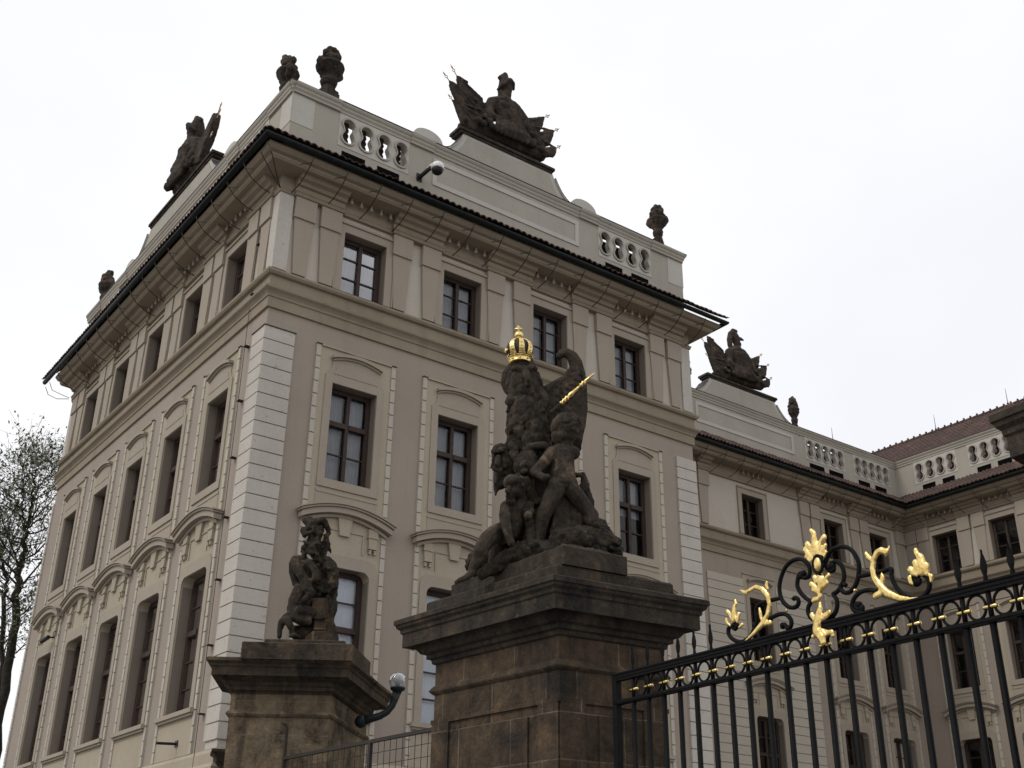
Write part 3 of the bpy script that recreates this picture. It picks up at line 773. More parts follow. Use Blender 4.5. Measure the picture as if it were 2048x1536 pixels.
# ================================================================== roof sculpture
def rings(P, r): return [(p, r) for p in P]
def tz(x, y):                          # trophy survey, relative to the middle of its plinth
    P = on_plane(860 + x / 7.314, 110 + y / 7.314, (0, .1, 0), Vector((0, 1, 0))); return P.x - 7.32, P.z - 24.03, mpp(P) / 7.314
def trophy(F, c, n, zb, name, label, hw, head='front', s=1.0, thick=.04, tk=1.0, us=1.0, right=True):
    """helmeted cuirass between two fans of furled flags, on a dark plinth slab"""
    root = thing(name, label, 'statue', F(c, n, zb), 'armour trophies on the gables')
    m = MB(); m.box(F, c - hw, c + hw, -.50, .10, zb - .10, zb); m.box(F, c - hw + .06, c + hw - .06, -.46, .05, zb - .18, zb - .10)
    m.build('plinth', 'roof_statue_stone', root)
    def P(x, y, d=0):
        u, z, k = tz(x, y); return F(c + u * s * us, n + d, zb + z * s)
    m = MB()
    def ch(*q): m.chain([(P(x, y, d), (r * tk if 560 < y and 860 < x < 1400 else r) * tz(x, y)[2] * s) for x, y, r, d in q], 10)
    # cuirass, skirt, arms, neck
    ch((1000, 740, 100, .05), (1010, 850, 108, .10), (1030, 960, 95, .12), (1040, 1050, 105, .12), (1060, 1160, 130, .10))
    ch((1120, 770, 105, .08), (1130, 880, 110, .14), (1140, 990, 100, .15), (1150, 1090, 110, .14), (1170, 1200, 125, .10))
    ch((1220, 830, 100, .05), (1230, 920, 100, .10), (1225, 1020, 95, .12), (1230, 1120, 105, .12), (1270, 1240, 120, .08))
    ch((900, 695, 84, .02), (1060, 700, 105, .05), (1200, 780, 95, .05), (1285, 840, 84, .02)); ch((800, 850, 75, -.05), (760, 950, 85, -.05), (840, 1010, 80, .0)); ch((1340, 1000, 70, -.05), (1360, 1100, 70, -.05))
    ch((890, 700, 80, .05), (845, 810, 75, .10), (825, 900, 68, .18), (850, 960, 60, .24), (930, 1000, 50, .30)); ch((1280, 830, 76, .03), (1335, 930, 66, .10), (1350, 1020, 60, .2), (1330, 1110, 60, .26))
    for k in range(8): ch((900 + k * 52, 1010 + k * 18, 30, .34), (890 + k * 60, 1120 + k * 24, 40, .40), (880 + k * 62, 1180 + k * 26, 34, .36))
    ch((1010, 790, 70, .26)); ch((1130, 830, 70, .26)); ch((1050, 900, 40, .3), (1080, 960, 40, .3))
    ch((1110, 720, 80, .04), (1105, 640, 72, .05), (1105, 560, 76, .07))
    if head == 'front':
        ch((1105, 530, 85, .08), (1105, 470, 95, .05), (1105, 410, 80, .02), (1105, 340, 62, -.02), (1108, 290, 48, -.02))
        for w in (-1, 1): ch((1105, 430, 40, .26), (1105 + w * 60, 470, 36, .20), (1105 + w * 112, 500, 22, .02))
        ch((1060, 300, 36, -.12), (1085, 280, 30, -.08)); ch((1105, 300, 40, -.16), (1110, 420, 60, -.22), (1115, 560, 60, -.24), (1115, 660, 50, -.24))
    else:
        ch((1105, 540, 85, .04), (1100, 460, 92, .02), (1090, 400, 80, 0)); ch((1140, 470, 60, .03), (1230, 500, 36, .03), (1290, 530, 18, .03))
        ch((1170, 560, 40, .04), (1185, 600, 34, .04)); ch((1130, 330, 45, 0), (1060, 310, 58, 0), (990, 350, 60, 0), (950, 440, 60, 0), (950, 560, 55, 0), (980, 640, 40, 0))
    # cannon balls, drums and scrolls along the base
    for x, y, r, d in ((480, 985, 60, .18), (570, 960, 50, .1), (645, 1010, 60, .26), (730, 960, 45, .3), (800, 1040, 60, .3), (820, 1130, 55, .38), (700, 1080, 50, .34), (1450, 1330, 65, .25), (1580, 1430, 65, .2), (1650, 1480, 55, .2), (1480, 1230, 60, .2), (1380, 1360, 60, .36), (1550, 1300, 70, .1)):
        if right or x < 1470: ch((x, y, r, d))
    ch((470, 1050, 70, .0), (900, 1150, 110, .0), (1200, 1290, 110, 0), *(((1620, 1480, 80, .0),) if right else ((1380, 1380, 70, 0),))); ch((1290, 1180, 45, .3), (1350, 1290, 42, .34), (1440, 1390, 36, .32))
    ch((720, 760, 60, -.08), (640, 860, 70, -.06), (560, 940, 70, -.04)); ch((820, 720, 50, -.1), (850, 900, 70, -.1))
    if right: ch((1400, 1050, 75, -.1), (1500, 1100, 80, -.08)); ch((1480, 1180, 85, -.06), (1620, 1230, 75, -.04)); ch((1500, 1320, 80, -.02), (1660, 1420, 65, .02))
    # furled flags
    fl = [([(405, 335), (425, 280), (490, 305), (560, 390), (800, 660), (770, 830), (640, 740), (500, 590), (450, 470)], -.08, (418, 285), (322, 110)),
          ([(270, 440), (285, 385), (330, 400), (450, 505), (640, 700), (760, 860), (740, 960), (600, 890), (440, 790), (370, 700), (310, 560)], .04, (280, 390), (178, 245)),
          ([(300, 700), (372, 722), (480, 800), (620, 900), (760, 985), (660, 1080), (430, 1062), (360, 880)], .14, (300, 695), (228, 600)),
          ([(1330, 940), (1390, 930), (1640, 885), (1692, 920), (1660, 1030), (1615, 1130), (1500, 1150), (1400, 1180), (1330, 1080)], -.06, (1685, 895), (1780, 858)),
          ([(1400, 1170), (1600, 1130), (1740, 1098), (1802, 1130), (1772, 1215), (1680, 1352), (1560, 1370), (1450, 1330)], .06, (1795, 1120), (1880, 1085)),
          ([(1500, 1390), (1690, 1380), (1780, 1368), (1806, 1410), (1735, 1530), (1620, 1520), (1540, 1450)], .16, (1800, 1395), (1880, 1352))]
    if not right: fl = fl[:3]
    for i, (pts, d, t0, t1) in enumerate(fl):
        q = [tz(*p) for p in pts]
        m.prism(F, [(c + u * s * us, zb + z * s) for u, z, k in q], n + d - thick, n + d + thick)
        a0 = Vector(pts[1]) if i < 3 else Vector(pts[3]); k = len(pts)
        far = [Vector(p) for p in (pts[3:7] if i < 3 else [pts[0], pts[-1], pts[-2], pts[-3]])]
        for w, e in enumerate(far):
            q0 = a0.lerp(e, .12); q1 = a0.lerp(e, .55) + Vector((0, 14)); q2 = a0.lerp(e, .93)
            ch((q0.x, q0.y, 11, d + .03), (q1.x, q1.y, 22, d + .05), (q2.x, q2.y, 24, d + .04))
        ch((t0[0], t0[1], 18, d), (t0[0] * .5 + 550, t0[1] * .5 + 480, 18, d))
    carve(m, 'cuirass_and_flags', 'roof_statue_stone', root, .028, 1, .032, .11, 'CLOUDS', depth2=.02)
    for pts, d, t0, t1 in fl:
        t = MB(); a = P(t0[0], t0[1], d); b = P(t1[0], t1[1], d); v = b - a; w = v.cross(F(0, 1, 0) - F(0, 0, 0)).normalized()
        t.tube([a, a + v * .38], .016, 5)
        for q in (-1, 1): t.tube([a + v * .34, a + v * .5 + w * .06 * q, a + v * .66], .014, 5)
        t.tube([a + v * .6, a + v * .78, b], [.02, .028, .003], 5)
        t.build('spear_tip', 'copper_tip', root)
    return root
trophy(FR, W / 2 - .09, -.12, 24.03, 'trophy_statue', 'helmeted armour trophy with flags on the gable facing the gate, seen from the front', 1.86)
trophy(FL, M / 2 - .1, -.12, 24.03, 'trophy_statue', 'armour trophy on the long side gable above the square, seen edge-on at the left', 2.75, 'front', 1.0, .13, 1.2, 1.0, False)
trophy(FW, 26.06, -.12, 24.03, 'trophy_statue', 'armour trophy on the distant wing gable, its helmet turned in profile', 2.25, 'profile', .97, .05, 1.16)

def vase(P0, label, turn=0.0, s=1.0, seed=1, wx=1.0):
    root = thing('stone_vase', label, 'stone vase', P0, 'vases along the parapet')
    rnd = random.Random(seed); ca, sa = math.cos(turn), math.sin(turn)
    L = lambda x, y, z: Vector(P0) + Vector(((x * ca - y * sa) * wx, (x * sa + y * ca) * wx, z * .98)) * s
    m = MB(); m.box(lambda u, n, z: L(u, n, z), -.20, .20, -.20, .20, .0, .09); m.box(lambda u, n, z: L(u, n, z), -.22, .22, -.22, .22, -.46, 0); m.build('plinth', 'roof_statue_stone', root)
    m = MB()
    m.lathe(L, [(.17, .08), (.20, .14), (.14, .20), (.20, .28), (.235, .40), (.20, .50), (.17, .56), (.22, .66), (.31, .80), (.385, .90), (.37, .99), (.25, 1.02), (.2, 1.10), (.1, 1.15)], 16)
    for k in range(8):
        a = k * math.pi / 4; m.chain([(L(.17 * math.cos(a), .17 * math.sin(a), .55), .03), (L(.31 * math.cos(a), .31 * math.sin(a), .78), .05)], 6)
    for sx in (-1, 1): m.chain([(L(sx * .30, 0, .70), .07), (L(sx * .42, 0, .86), .07), (L(sx * .36, 0, 1.0), .08)], 8)
    for k in range(26):                      # carved flowers and flame on top
        a = rnd.random() * 6.28; h = rnd.random(); r = .24 * (1 - .45 * h)
        m.ball(L(r * math.cos(a), r * math.sin(a), 1.06 + .44 * h), .075 + .05 * rnd.random(), 8, 6)
    m.chain([(L(0, 0, 1.05), .16), (L(0, 0, 1.38), .15), (L(.03, 0, 1.52), .10)])
    carve(m, 'vase_body', 'roof_statue_stone', root, .028, 1, .03, .1)
    return root
def vz(F, u, n, z=23.30): return F(u, n, z)
vase(vz(FR, 1.15, -.28), 'flower-topped stone vase right of the near corner, largest on the parapet', .3, 1.05, 3, 1.06)
vase(vz(FL, 1.28, -.3), 'stone vase just left of the near corner, half behind the parapet edge', 1.2, 1.05, 5, .86)
vase(vz(FR, 14.05, -.28), 'lone stone vase at the right end of the block parapet', 2.2, .98, 8, .84)
vase(vz(FL, 16.75, -.3), 'stone vase at the far left end of the side parapet', 2.0, 1.05, 9, .80)
vase(vz(FW, 29.75, -.2, 23.0), 'slim stone vase right of the distant wing gable', .6, 1.05, 11, .68)
vase(vz(FW, 22.75, -.2, 23.0), 'stone vase mostly hidden behind the right eave of the block', .9, 1.0, 13, .7)

# ================================================================== security cameras and small fittings
cam0 = thing('security_camera', 'white dome security camera on a bracket below the block gable', 'security camera', FR(4.25, 0, 21.6))
m = MB(); m.box(FR, 4.13, 4.21, 0.0, .62, 21.50, 21.60); m.box(FR, 4.08, 4.26, 0.0, .03, 21.42, 21.68); m.build('bracket', 'camera_dark', cam0)
m = MB(); P = FR(4.33, .74, 21.52)
m.lathe(lambda x, y, h: P + Vector((x, y, h)), [(.185, -.03), (.195, .0), (.195, .06), (.18, .13), (.12, .19), (.04, .21)], 20); m.tube([FR(4.17, .50, 21.58), FR(4.22, .62, 21.66), FR(4.33, .74, 21.70)], .06, 10)
m.build('housing', 'camera_white', cam0, True)
m = MB(); m.lathe(lambda x, y, h: P + Vector((x, y, h)), [(.165, -.031), (.16, -.10), (.12, -.16), (.06, -.19), (.01, -.20)], 18); m.build('dome_lens', 'camera_dark', cam0, True)
s2 = thing('security_camera', 'small black camera on the side wall under the leftmost hood', 'security camera', FL(13.9, 0, 9.75))
m = MB(); m.tube([FL(13.9, 0, 9.95), FL(13.9, .25, 9.93)], .025, 6); m.tube([FL(13.75, .25, 9.9), FL(14.15, .33, 9.82)], [.07, .07], 8); m.build('camera_body', 'camera_dark', s2)
fh = thing('flag_holder', 'short black flag holder tube on the side wall below the nearest ground window', 'flag holder', FL(3.0, 0, 5.55))
m = MB(); m.tube([FL(2.26, .0, 5.43), FL(2.24, .52, 5.40)], .032, 8); m.box(FL, 2.18, 2.34, .03, .05, 5.36, 5.50); m.build('tube', 'camera_dark', fh)

# ================================================================== gate pillars
BIGQ = [(-.82, -8.418), (-.506, -12.105), (2.161, -12.45), (1.847, -8.763)]
BIGP0 = [(.47, 0), (.47, .7), (.45, .74), (.45, 4.79), (.42, 4.82), (.385, 4.87), (.42, 4.92), (.45, 4.94), (.45, 5.24), (.41, 5.27), (.40, 5.33), (.35, 5.36), (.35, 5.42),
        (.29, 5.46), (.25, 5.53), (.22, 5.59), (.21, 5.61), (.10, 5.62), (.10, 5.82), (.075, 5.85), (.07, 5.90), (.03, 5.95), (.02, 6.0), (0, 6.01), (0, 6.08), (.03, 6.09)]
BIGP = [(i_, 1.6 + (z_ - 1.6) * (1 + .078 * i_) if z_ > 3 else z_) for i_, z_ in BIGP0]
def pillar(label, Q, stone, cap):
    root = thing('gate_pillar', label, 'pillar', (sum(q[0] for q in Q) / 4, sum(q[1] for q in Q) / 4, 0), 'gate pillars')
    k = [i for i, (a, b) in enumerate(BIGP0) if b == 5.24][0]
    m = MB(); m.stack(Q, BIGP[:k + 1]); 
    I = inset(Q, .45)                        # raised corner strips and head band that frame the lower panels
    for i in range(4):
        a, b = Vector(I[i]), Vector(I[(i + 1) % 4]); d = b - a; L = d.length; d.normalize(); nn = Vector((d.y, -d.x))
        F = lambda u, n, z, a=a, d=d, nn=nn: Vector((a.x + d.x * u + nn.x * n, a.y + d.y * u + nn.y * n, z))
        m.box(F, .0, .40, -.02, .035, .74, 4.47); m.box(F, L - .40, L, -.02, .035, .74, 4.47); m.box(F, -.035, L + .035, -.02, .036, 4.472, 4.53)
        m.box(F, .62, L - .62, -.02, .03, .9, 4.34)
    m.build('shaft', stone, root)
    m = MB(); m.stack(Q, [(.46, 5.3)] + BIGP[k:]); m.build('cornice', cap, root)
    m = MB(); m.stack(Q, [(.33, 6.05), (.33, 6.34), (.35, 6.37)]); m.build('plinth', cap, root)
    return root
big = pillar('dark sandstone gate pillar carrying the crowned eagle group', BIGQ, 'pillar_stone', 'pillar_cap_stone')
pillar('dark gate pillar cut by the right edge of the view, only its cornice showing', [(-.62, -18.85), (-.95, -22.5), (2.05, -22.3), (2.15, -18.55)], 'pillar_stone', 'pillar_cap_stone')

K1 = 1.147
def kx(x, y): return (CAM.x + (x - CAM.x) * K1, CAM.y + (y - CAM.y) * K1)
def kz(z): return 1.6 + (z - 1.6) * K1
SQ = [kx(-3.11, -6.573), kx(-1.2, -7.865), kx(-.85, -7.50), kx(-.476, -7.109), kx(.106, -6.486), kx(.628, -5.969), kx(.95, -5.60), kx(-.2, -4.6), kx(-2.3, -5.2)]
SP = [(.50, 0), (.47, 4.0)] + [(a * K1, kz(z) + .02 * a / .4 * (kz(z) - 1.6)) for a, z in ((.40, 4.58), (.40, 4.60), (.37, 4.62), (.345, 4.655), (.37, 4.69), (.40, 4.71), (.40, 4.99), (.36, 5.02), (.35, 5.07), (.31, 5.10), (.30, 5.15),
      (.24, 5.18), (.20, 5.215), (.18, 5.235), (.09, 5.24), (.09, 5.36), (.065, 5.385), (.06, 5.42), (.02, 5.455), (0, 5.465), (0, 5.51), (.02, 5.52))]
small = thing('gate_pillar', 'lighter brown gate pillar with a curved flank, carrying the small putto trophy', 'pillar', (kx(-1.3, -6.3)[0], kx(-1.3, -6.3)[1], 0), 'gate pillars')
ks = [i for i, (a, z) in enumerate(SP) if abs(a - .40 * K1) < 1e-6][-1]
m = MB(); m.stack(SQ, SP[:ks + 1]); m.build('shaft', 'pale_pillar_stone', small)
m = MB(); m.stack(SQ, [(.42, SP[ks][1] - .03)] + SP[ks:]); m.build('cornice', 'small_cap_stone', small)
PZ = kz(5.515)
pa, pb = on_z(481, 1313, PZ), on_z(703, 1318, PZ); pd = (pb - pa); pn = Vector((-pd.y, pd.x, 0)).normalized()
qd = [tuple(pa[:2]), tuple(pb[:2]), tuple((pb + pn * 1.5 + pd * .12)[:2]), tuple((pa + pn * 1.5)[:2])]
m = MB(); m.stack(qd, [(0, PZ - .03), (0, PZ + .26), (.02, PZ + .28)]); m.build('plinth', 'small_cap_stone', small)
# lower pier with its own cap, left behind the small pillar
lp = on_z(424, 1497, 5.0); lq = [(lp.x, lp.y), (lp.x + 1.6, lp.y - .6), (lp.x + 2.2, lp.y + 1.0), (lp.x + .6, lp.y + 1.6)]
low = thing('gate_pillar', 'low dark pier whose capped top peeks out left behind the lighter pillar', 'pillar', (lp.x + 1, lp.y + .5, 0), 'gate pillars')
m = MB(); m.stack(lq, [(.26, 0), (.26, 4.6), (.2, 4.66), (.2, 4.72), (.12, 4.78), (.10, 4.86), (.04, 4.92), (0, 4.95), (0, 5.0), (.03, 5.01)]); m.build('capped_shaft', 'small_cap_stone', low)

# ================================================================== eagle group
CT = Vector((.67, -10.4, 0)); FW_ = (CT - CAM); FW_.z = 0; FW_.normalize()
def S(px, py, dep=0.0): return on_plane(px, py, CT + FW_ * dep, FW_)
class Carver:
    def __init__(s, SF): s.m = MB(); s.S = SF
    def ch(s, *pts):
        q = []
        for px, py, d, r in pts:
            P = s.S(px, py, d); q.append((P, r * mpp(P)))
        s.m.chain(q, 10)
eg = thing('eagle_statue', 'dark stone crowned eagle with raised wing and putti on the big gate pillar', 'statue', (CT.x, CT.y, 6.37))
PLQ = [tuple(on_z(*q, 6.37)[:2]) for q in ((902, 1203), (1127, 1126), (1255, 1149))]
PLQ.append((PLQ[0][0] + PLQ[2][0] - PLQ[1][0], PLQ[0][1] + PLQ[2][1] - PLQ[1][1]))
m = MB(); m.stack(PLQ, [(0, 6.36), (0, 6.63), (.03, 6.65)]); m.build('plinth', 'pillar_cap_stone', eg)
rnd = random.Random(4)
# --- rock
c = Carver(S)
c.m.stack(PLQ, [(.10, 6.5), (.10, 6.66), (.28, 6.76), (.6, 6.82)])
c.ch((965, 1150, -.55, 10), (985, 1138, -.5, 14), (1010, 1120, -.5, 20), (1050, 1105, -.5, 24), (1100, 1100, -.55, 20), (1125, 1085, -.55, 17))
c.ch((1120, 1078, -.55, 20), (1160, 1075, -.4, 26), (1200, 1078, -.1, 24), (1222, 1090, .3, 20)); c.ch((1160, 1050, -.1, 28), (1200, 1060, .1, 20), (1232, 1105, .55, 14))
c.ch((1000, 1090, .0, 34), (1060, 1060, .0, 48), (1120, 1055, .12, 46), (1170, 1070, .25, 38)); c.ch((960, 1130, .1, 30), (1100, 1100, .4, 50), (1210, 1100, .6, 30))
for k in range(46):
    x = 975 + rnd.random() * 245; c.ch((x, 1150 - (x - 945) * .22 - rnd.random() * 40 + max(0, x - 1130) * .2, -.62 + .0030 * abs(x - 1100) + rnd.random() * .2, 4 + rnd.random() * 6), (x + 14 + rnd.random() * 16, 1147 - (x - 945) * .22 - rnd.random() * 36 + max(0, x - 1115) * .2, -.6 + .003 * abs(x - 1100), 3))
carve(c.m, 'rock_base', 'statue_stone', eg, .024, 0, .085, .07, depth2=.08)
# --- eagle
c = Carver(S)
c.ch((1044, 722, .06, 22), (1047, 737, .02, 25), (1047, 752, .0, 27), (1047, 768, .0, 30), (1049, 790, .03, 33))
c.ch((1024, 736, .10, 11), (1016, 750, .10, 13), (1013, 765, .10, 12), (1018, 778, .10, 12), (1028, 786, .10, 13)); c.ch((1023, 748, .0, 8), (1020, 766, .0, 8)); c.ch((1071, 748, .0, 8), (1077, 766, .0, 9), (1080, 780, -.02, 9))
c.ch((1050, 738, -.19, 7.5), (1052, 747, -.28, 8), (1055, 755, -.36, 7.2), (1057, 763, -.41, 5), (1058, 770, -.40, 3), (1058, 774, -.37, 1.6)); c.ch((1054, 766, -.26, 6), (1056, 770, -.30, 4))
c.ch((1026, 738, -.14, 5), (1036, 735, -.22, 6.5), (1046, 740, -.25, 5.5)); c.ch((1055, 738, -.25, 5.5), (1063, 733, -.20, 6), (1071, 737, -.10, 5))
c.ch((1038, 744, -.205, 3.2)); c.ch((1062, 742, -.19, 3.2)); c.ch((1033, 756, -.13, 12), (1036, 772, -.13, 14)); c.ch((1064, 755, -.10, 11), (1064, 772, -.10, 13)); c.ch((1044, 784, -.12, 18), (1056, 788, -.12, 17))
carve(c.m, 'eagle_head', 'statue_stone', eg, .012, 0, .010, .05)
c = Carver(S)
c.ch((1049, 788, .03, 30), (1051, 806, .02, 32), (1049, 826, .0, 37), (1051, 848, -.03, 40), (1057, 875, -.03, 41), (1063, 905, .02, 44), (1070, 950, .1, 52), (1085, 1010, .15, 60), (1095, 1060, .15, 66))
c.ch((1066, 785, -.05, 12), (1080, 786, -.10, 11), (1090, 798, -.14, 10), (1093, 806, -.16, 7)); c.ch((1075, 800, -.05, 16), (1088, 825, .0, 18))
c.ch((1084, 792, -.2, 6), (1092, 802, -.24, 7), (1090, 812, -.22, 5)); c.ch((1078, 812, -.22, 6), (1086, 822, -.24, 5)); c.ch((1080, 838, -.2, 5), (1086, 850, -.2, 4))
for k in range(105):                         # curling locks over the breast
    t = (k + rnd.random()) / 105; u = rnd.random() * 2 - 1; cy = 792 + 118 * t; hw = 36 + 8 * t; x = 1049 + 9 * t + u * hw
    d = -.33 * math.sqrt(max(0, 1 - u * u)) - .02; r = 4.6 + rnd.random() * 2.6; w = rnd.choice((-1, 1)) * (2 + rnd.random() * 4)
    c.ch((x, cy, d, r), (x + w, cy + 7, d - .03, r * .95), (x + w * .6, cy + 14, d - .03, r * .7), (x - w * .5, cy + 20, d - .01, r * .35))
carve(c.m, 'eagle_body', 'statue_stone', eg, .014, 0, .016, .04, 'CLOUDS', depth2=.02)
c = Carver(S)
c.ch((1118, 713, .10, 7), (1124, 707, .10, 9), (1134, 706, .10, 10), (1145, 714, .11, 12), (1152, 728, .12, 14), (1155, 750, .14, 17), (1156, 780, .16, 19), (1156, 815, .18, 20), (1154, 850, .20, 18), (1150, 885, .22, 13), (1147, 903, .22, 7))
c.ch((1145, 745, .15, 12), (1132, 762, .14, 13), (1112, 773, .10, 13), (1093, 785, .06, 14), (1075, 800, .04, 16))
c.ch((1135, 778, .16, 20), (1130, 810, .18, 24), (1130, 850, .2, 26), (1128, 890, .2, 26)); c.ch((1105, 795, .10, 20), (1100, 830, .12, 22), (1105, 870, .14, 20))
for k in range(9):                           # long pinions
    x0 = 1168 - k * 7.5; y0 = 742 + k * 8; x1 = 1160 - k * 6.2; y1 = 900 - k * 2
    c.ch((x0 - 3, y0, .03, 3), (x0 + 1, y0 + 40, -.015, 4.6), ((x0 + x1) / 2 + 3, (y0 + y1) / 2 + 20, -.015, 5), (x1 + 1, y1 - 22, .0, 4.4), (x1, y1, .06, 2.5))
for r_ in range(3):                          # small coverts in rows
    for k in range(9):
        t = k / 8; x = 1086 + 70 * t; y = 796 - 58 * t + r_ * 13 + 8 * math.sin(t * 3); c.ch((x, y, .0, 4.5), (x + 3, y + 9, -.03, 4.2), (x + 4, y + 14, -.01, 2.2))
carve(c.m, 'wing', 'statue_stone', eg, .015, 0, .007, .06)
# --- standing putto, seen from behind
c = Carver(S)
c.ch((1128, 846, -.42, 22), (1137, 856, -.40, 25), (1133, 868, -.42, 22)); c.ch((1112, 845, -.46, 9), (1109, 856, -.48, 9), (1104, 862, -.50, 4)); c.ch((1111, 872, -.48, 10), (1116, 880, -.46, 10)); c.ch((1107, 871, -.5, 4), (1108, 877, -.5, 4)); c.ch((1106, 882, -.48, 5), (1112, 884, -.46, 6))
c.ch((1134, 880, -.40, 13), (1130, 895, -.40, 14)); c.ch((1107, 904, -.44, 13), (1128, 900, -.42, 15), (1147, 906, -.36, 14))
c.ch((1126, 912, -.40, 23), (1126, 932, -.40, 24), (1126, 950, -.42, 25), (1127, 964, -.42, 27)); c.ch((1112, 970, -.50, 17), (1113, 982, -.5, 17)); c.ch((1139, 966, -.44, 17), (1142, 980, -.42, 16))
c.ch((1103, 906, -.46, 13), (1092, 920, -.52, 12), (1080, 933, -.56, 11), (1071, 942, -.58, 10.5), (1068, 944, -.58, 10)); c.ch((1070, 943, -.58, 10), (1078, 950, -.64, 8.5), (1087, 955, -.68, 8), (1095, 953, -.7, 6))
c.ch((1104, 900, -.32, 10), (1088, 891, -.40, 8.5), (1072, 891, -.46, 7.5), (1062, 893, -.48, 6.5))
for k in range(4): c.ch((1062, 889 + k * 3, -.48, 3), (1055 - k, 888 + k * 4, -.5, 2.5))
c.ch((1112, 980, -.50, 20), (1103, 998, -.50, 18.5), (1094, 1016, -.50, 16), (1087, 1030, -.50, 15), (1083, 1042, -.49, 15), (1081, 1054, -.48, 14.5), (1080, 1070, -.48, 12), (1079, 1082, -.48, 10), (1077, 1089, -.50, 9))
c.ch((1080, 1090, -.50, 8), (1068, 1093, -.60, 6.5), (1056, 1098, -.68, 5))
c.ch((1143, 980, -.42, 18), (1156, 996, -.38, 17), (1168, 1010, -.36, 15), (1176, 1020, -.34, 14), (1183, 1031, -.32, 15), (1186, 1040, -.34, 13)); c.ch((1180, 1040, -.3, 14), (1163, 1034, -.05, 12), (1150, 1040, .1, 9)); c.ch((1190, 1048, -.36, 8), (1196, 1052, -.34, 6))
carve(c.m, 'putto', 'putto_stone', eg, .012, 1, .007, .06, label='standing putto seen from behind, one leg bent')
c = Carver(S)
for k in range(46):
    a = rnd.random() * 6.28; r = 21 * math.sqrt(rnd.random()); x, y = 1140 + r * math.cos(a) * .95, 848 + r * math.sin(a) * .9
    if x < 1117 and y > 846: continue
    c.ch((x, y, -.42 - .18 * math.sqrt(max(0, 1 - (r / 25) ** 2)), 5.5), (x + 4 * math.cos(a + 1.5), y + 4 * math.sin(a + 1.5), -.42 - .17 * math.sqrt(max(0, 1 - (r / 25) ** 2)), 4))
carve(c.m, 'curly_hair', 'statue_stone', eg, .02, 0, 0.026, .05)
# --- seated putto at the left
c = Carver(S)
c.ch((1024, 966, -.66, 18), (1034, 970, -.60, 22), (1030, 984, -.62, 19)); c.ch((1020, 962, -.74, 11), (1030, 960, -.76, 10)); c.ch((1019, 974, -.84, 3.5), (1014, 982, -.87, 5), (1016, 985, -.86, 4.5)); c.ch((1029, 985, -.78, 10), (1022, 992, -.78, 7)); c.ch((1014, 992, -.80, 4), (1021, 993, -.80, 4)); c.ch((1017, 1001, -.74, 7), (1023, 1002, -.72, 9)); c.ch((1046, 980, -.6, 5), (1047, 987, -.6, 4))
c.ch((1035, 998, -.52, 13), (1032, 1010, -.50, 17)); c.ch((1014, 1016, -.54, 13), (1034, 1013, -.50, 17), (1054, 1018, -.44, 14))
c.ch((1031, 1022, -.50, 23), (1025, 1042, -.48, 25), (1018, 1060, -.46, 24), (1006, 1070, -.44, 20))
c.ch((1012, 1013, -.62, 12), (1009, 1030, -.70, 11.5), (1011, 1048, -.75, 11), (1015, 1062, -.77, 9.5), (1019, 1078, -.77, 8), (1023, 1087, -.78, 8)); c.ch((1052, 1014, -.42, 10), (1060, 1022, -.56, 9), (1055, 1032, -.68, 8))
c.ch((1008, 1062, -.48, 19), (990, 1068, -.58, 19), (976, 1078, -.66, 17.5), (966, 1092, -.70, 16), (960, 1105, -.70, 14.5), (955, 1118, -.69, 12.5), (948, 1132, -.68, 10), (943, 1142, -.68, 8.5))
c.ch((944, 1146, -.70, 8), (932, 1155, -.78, 6.5), (918, 1161, -.86, 5), (912, 1165, -.9, 4)); c.ch((1000, 1078, -.3, 15), (990, 1100, -.3, 13), (985, 1125, -.35, 10))
carve(c.m, 'putto', 'putto_stone', eg, .012, 1, .007, .06, label='seated putto leaning left with one leg stretched down')
c = Carver(S)
for k in range(30):
    a = rnd.random() * 6.28; r = 16 * math.sqrt(rnd.random()); x, y = 1039 + r * math.cos(a), 963 + r * math.sin(a) * .9
    c.ch((x, y, -.64 - .1 * rnd.random(), 5), (x + 3, y + 4, -.64, 3.5))
carve(c.m, 'curly_hair', 'statue_stone', eg, .02, 0, 0.026, .05)
# --- lion skin with mask at the left, shield, drapery
c = Carver(S)
c.ch((999, 903, -.22, 17), (1001, 915, -.24, 18), (1003, 930, -.24, 16), (1006, 942, -.22, 14)); c.ch((1010, 900, -.15, 14), (1025, 910, -.1, 16)); c.ch((996, 945, -.2, 10), (994, 965, -.18, 8), (992, 982, -.16, 5), (991, 989, -.16, 3)); c.ch((1008, 950, -.15, 14), (1003, 970, -.15, 9)); c.ch((1012, 930, -.2, 18), (1020, 950, -.15, 16))
c.ch((990, 905, -.42, 5), (1000, 900, -.46, 6), (1010, 898, -.42, 5)); c.ch((996, 915, -.48, 6), (994, 928, -.52, 6)); c.ch((987, 915, -.36, 4), (985, 935, -.34, 4)); c.ch((990, 938, -.44, 6), (1000, 940, -.46, 6)); c.ch((1008, 918, -.42, 5), (1012, 932, -.38, 5))
carve(c.m, 'lion_mask', 'statue_stone', eg, .02, 0, 0.039, .06)
c = Carver(S)
c.ch((1060, 905, -.42, 10), (1050, 918, -.46, 14), (1043, 932, -.48, 14), (1042, 945, -.46, 12), (1046, 957, -.42, 8)); c.ch((1060, 915, -.45, 14), (1058, 935, -.46, 18), (1058, 955, -.42, 12), (1062, 975, -.36, 8), (1072, 1000, -.34, 6)); 
c.ch((1045, 905, -.48, 4), (1034, 920, -.52, 4), (1030, 935, -.52, 4), (1034, 948, -.5, 4), (1044, 962, -.46, 4)); c.ch((1050, 925, -.6, 6), (1044, 930, -.62, 6)); c.ch((1048, 942, -.6, 7))
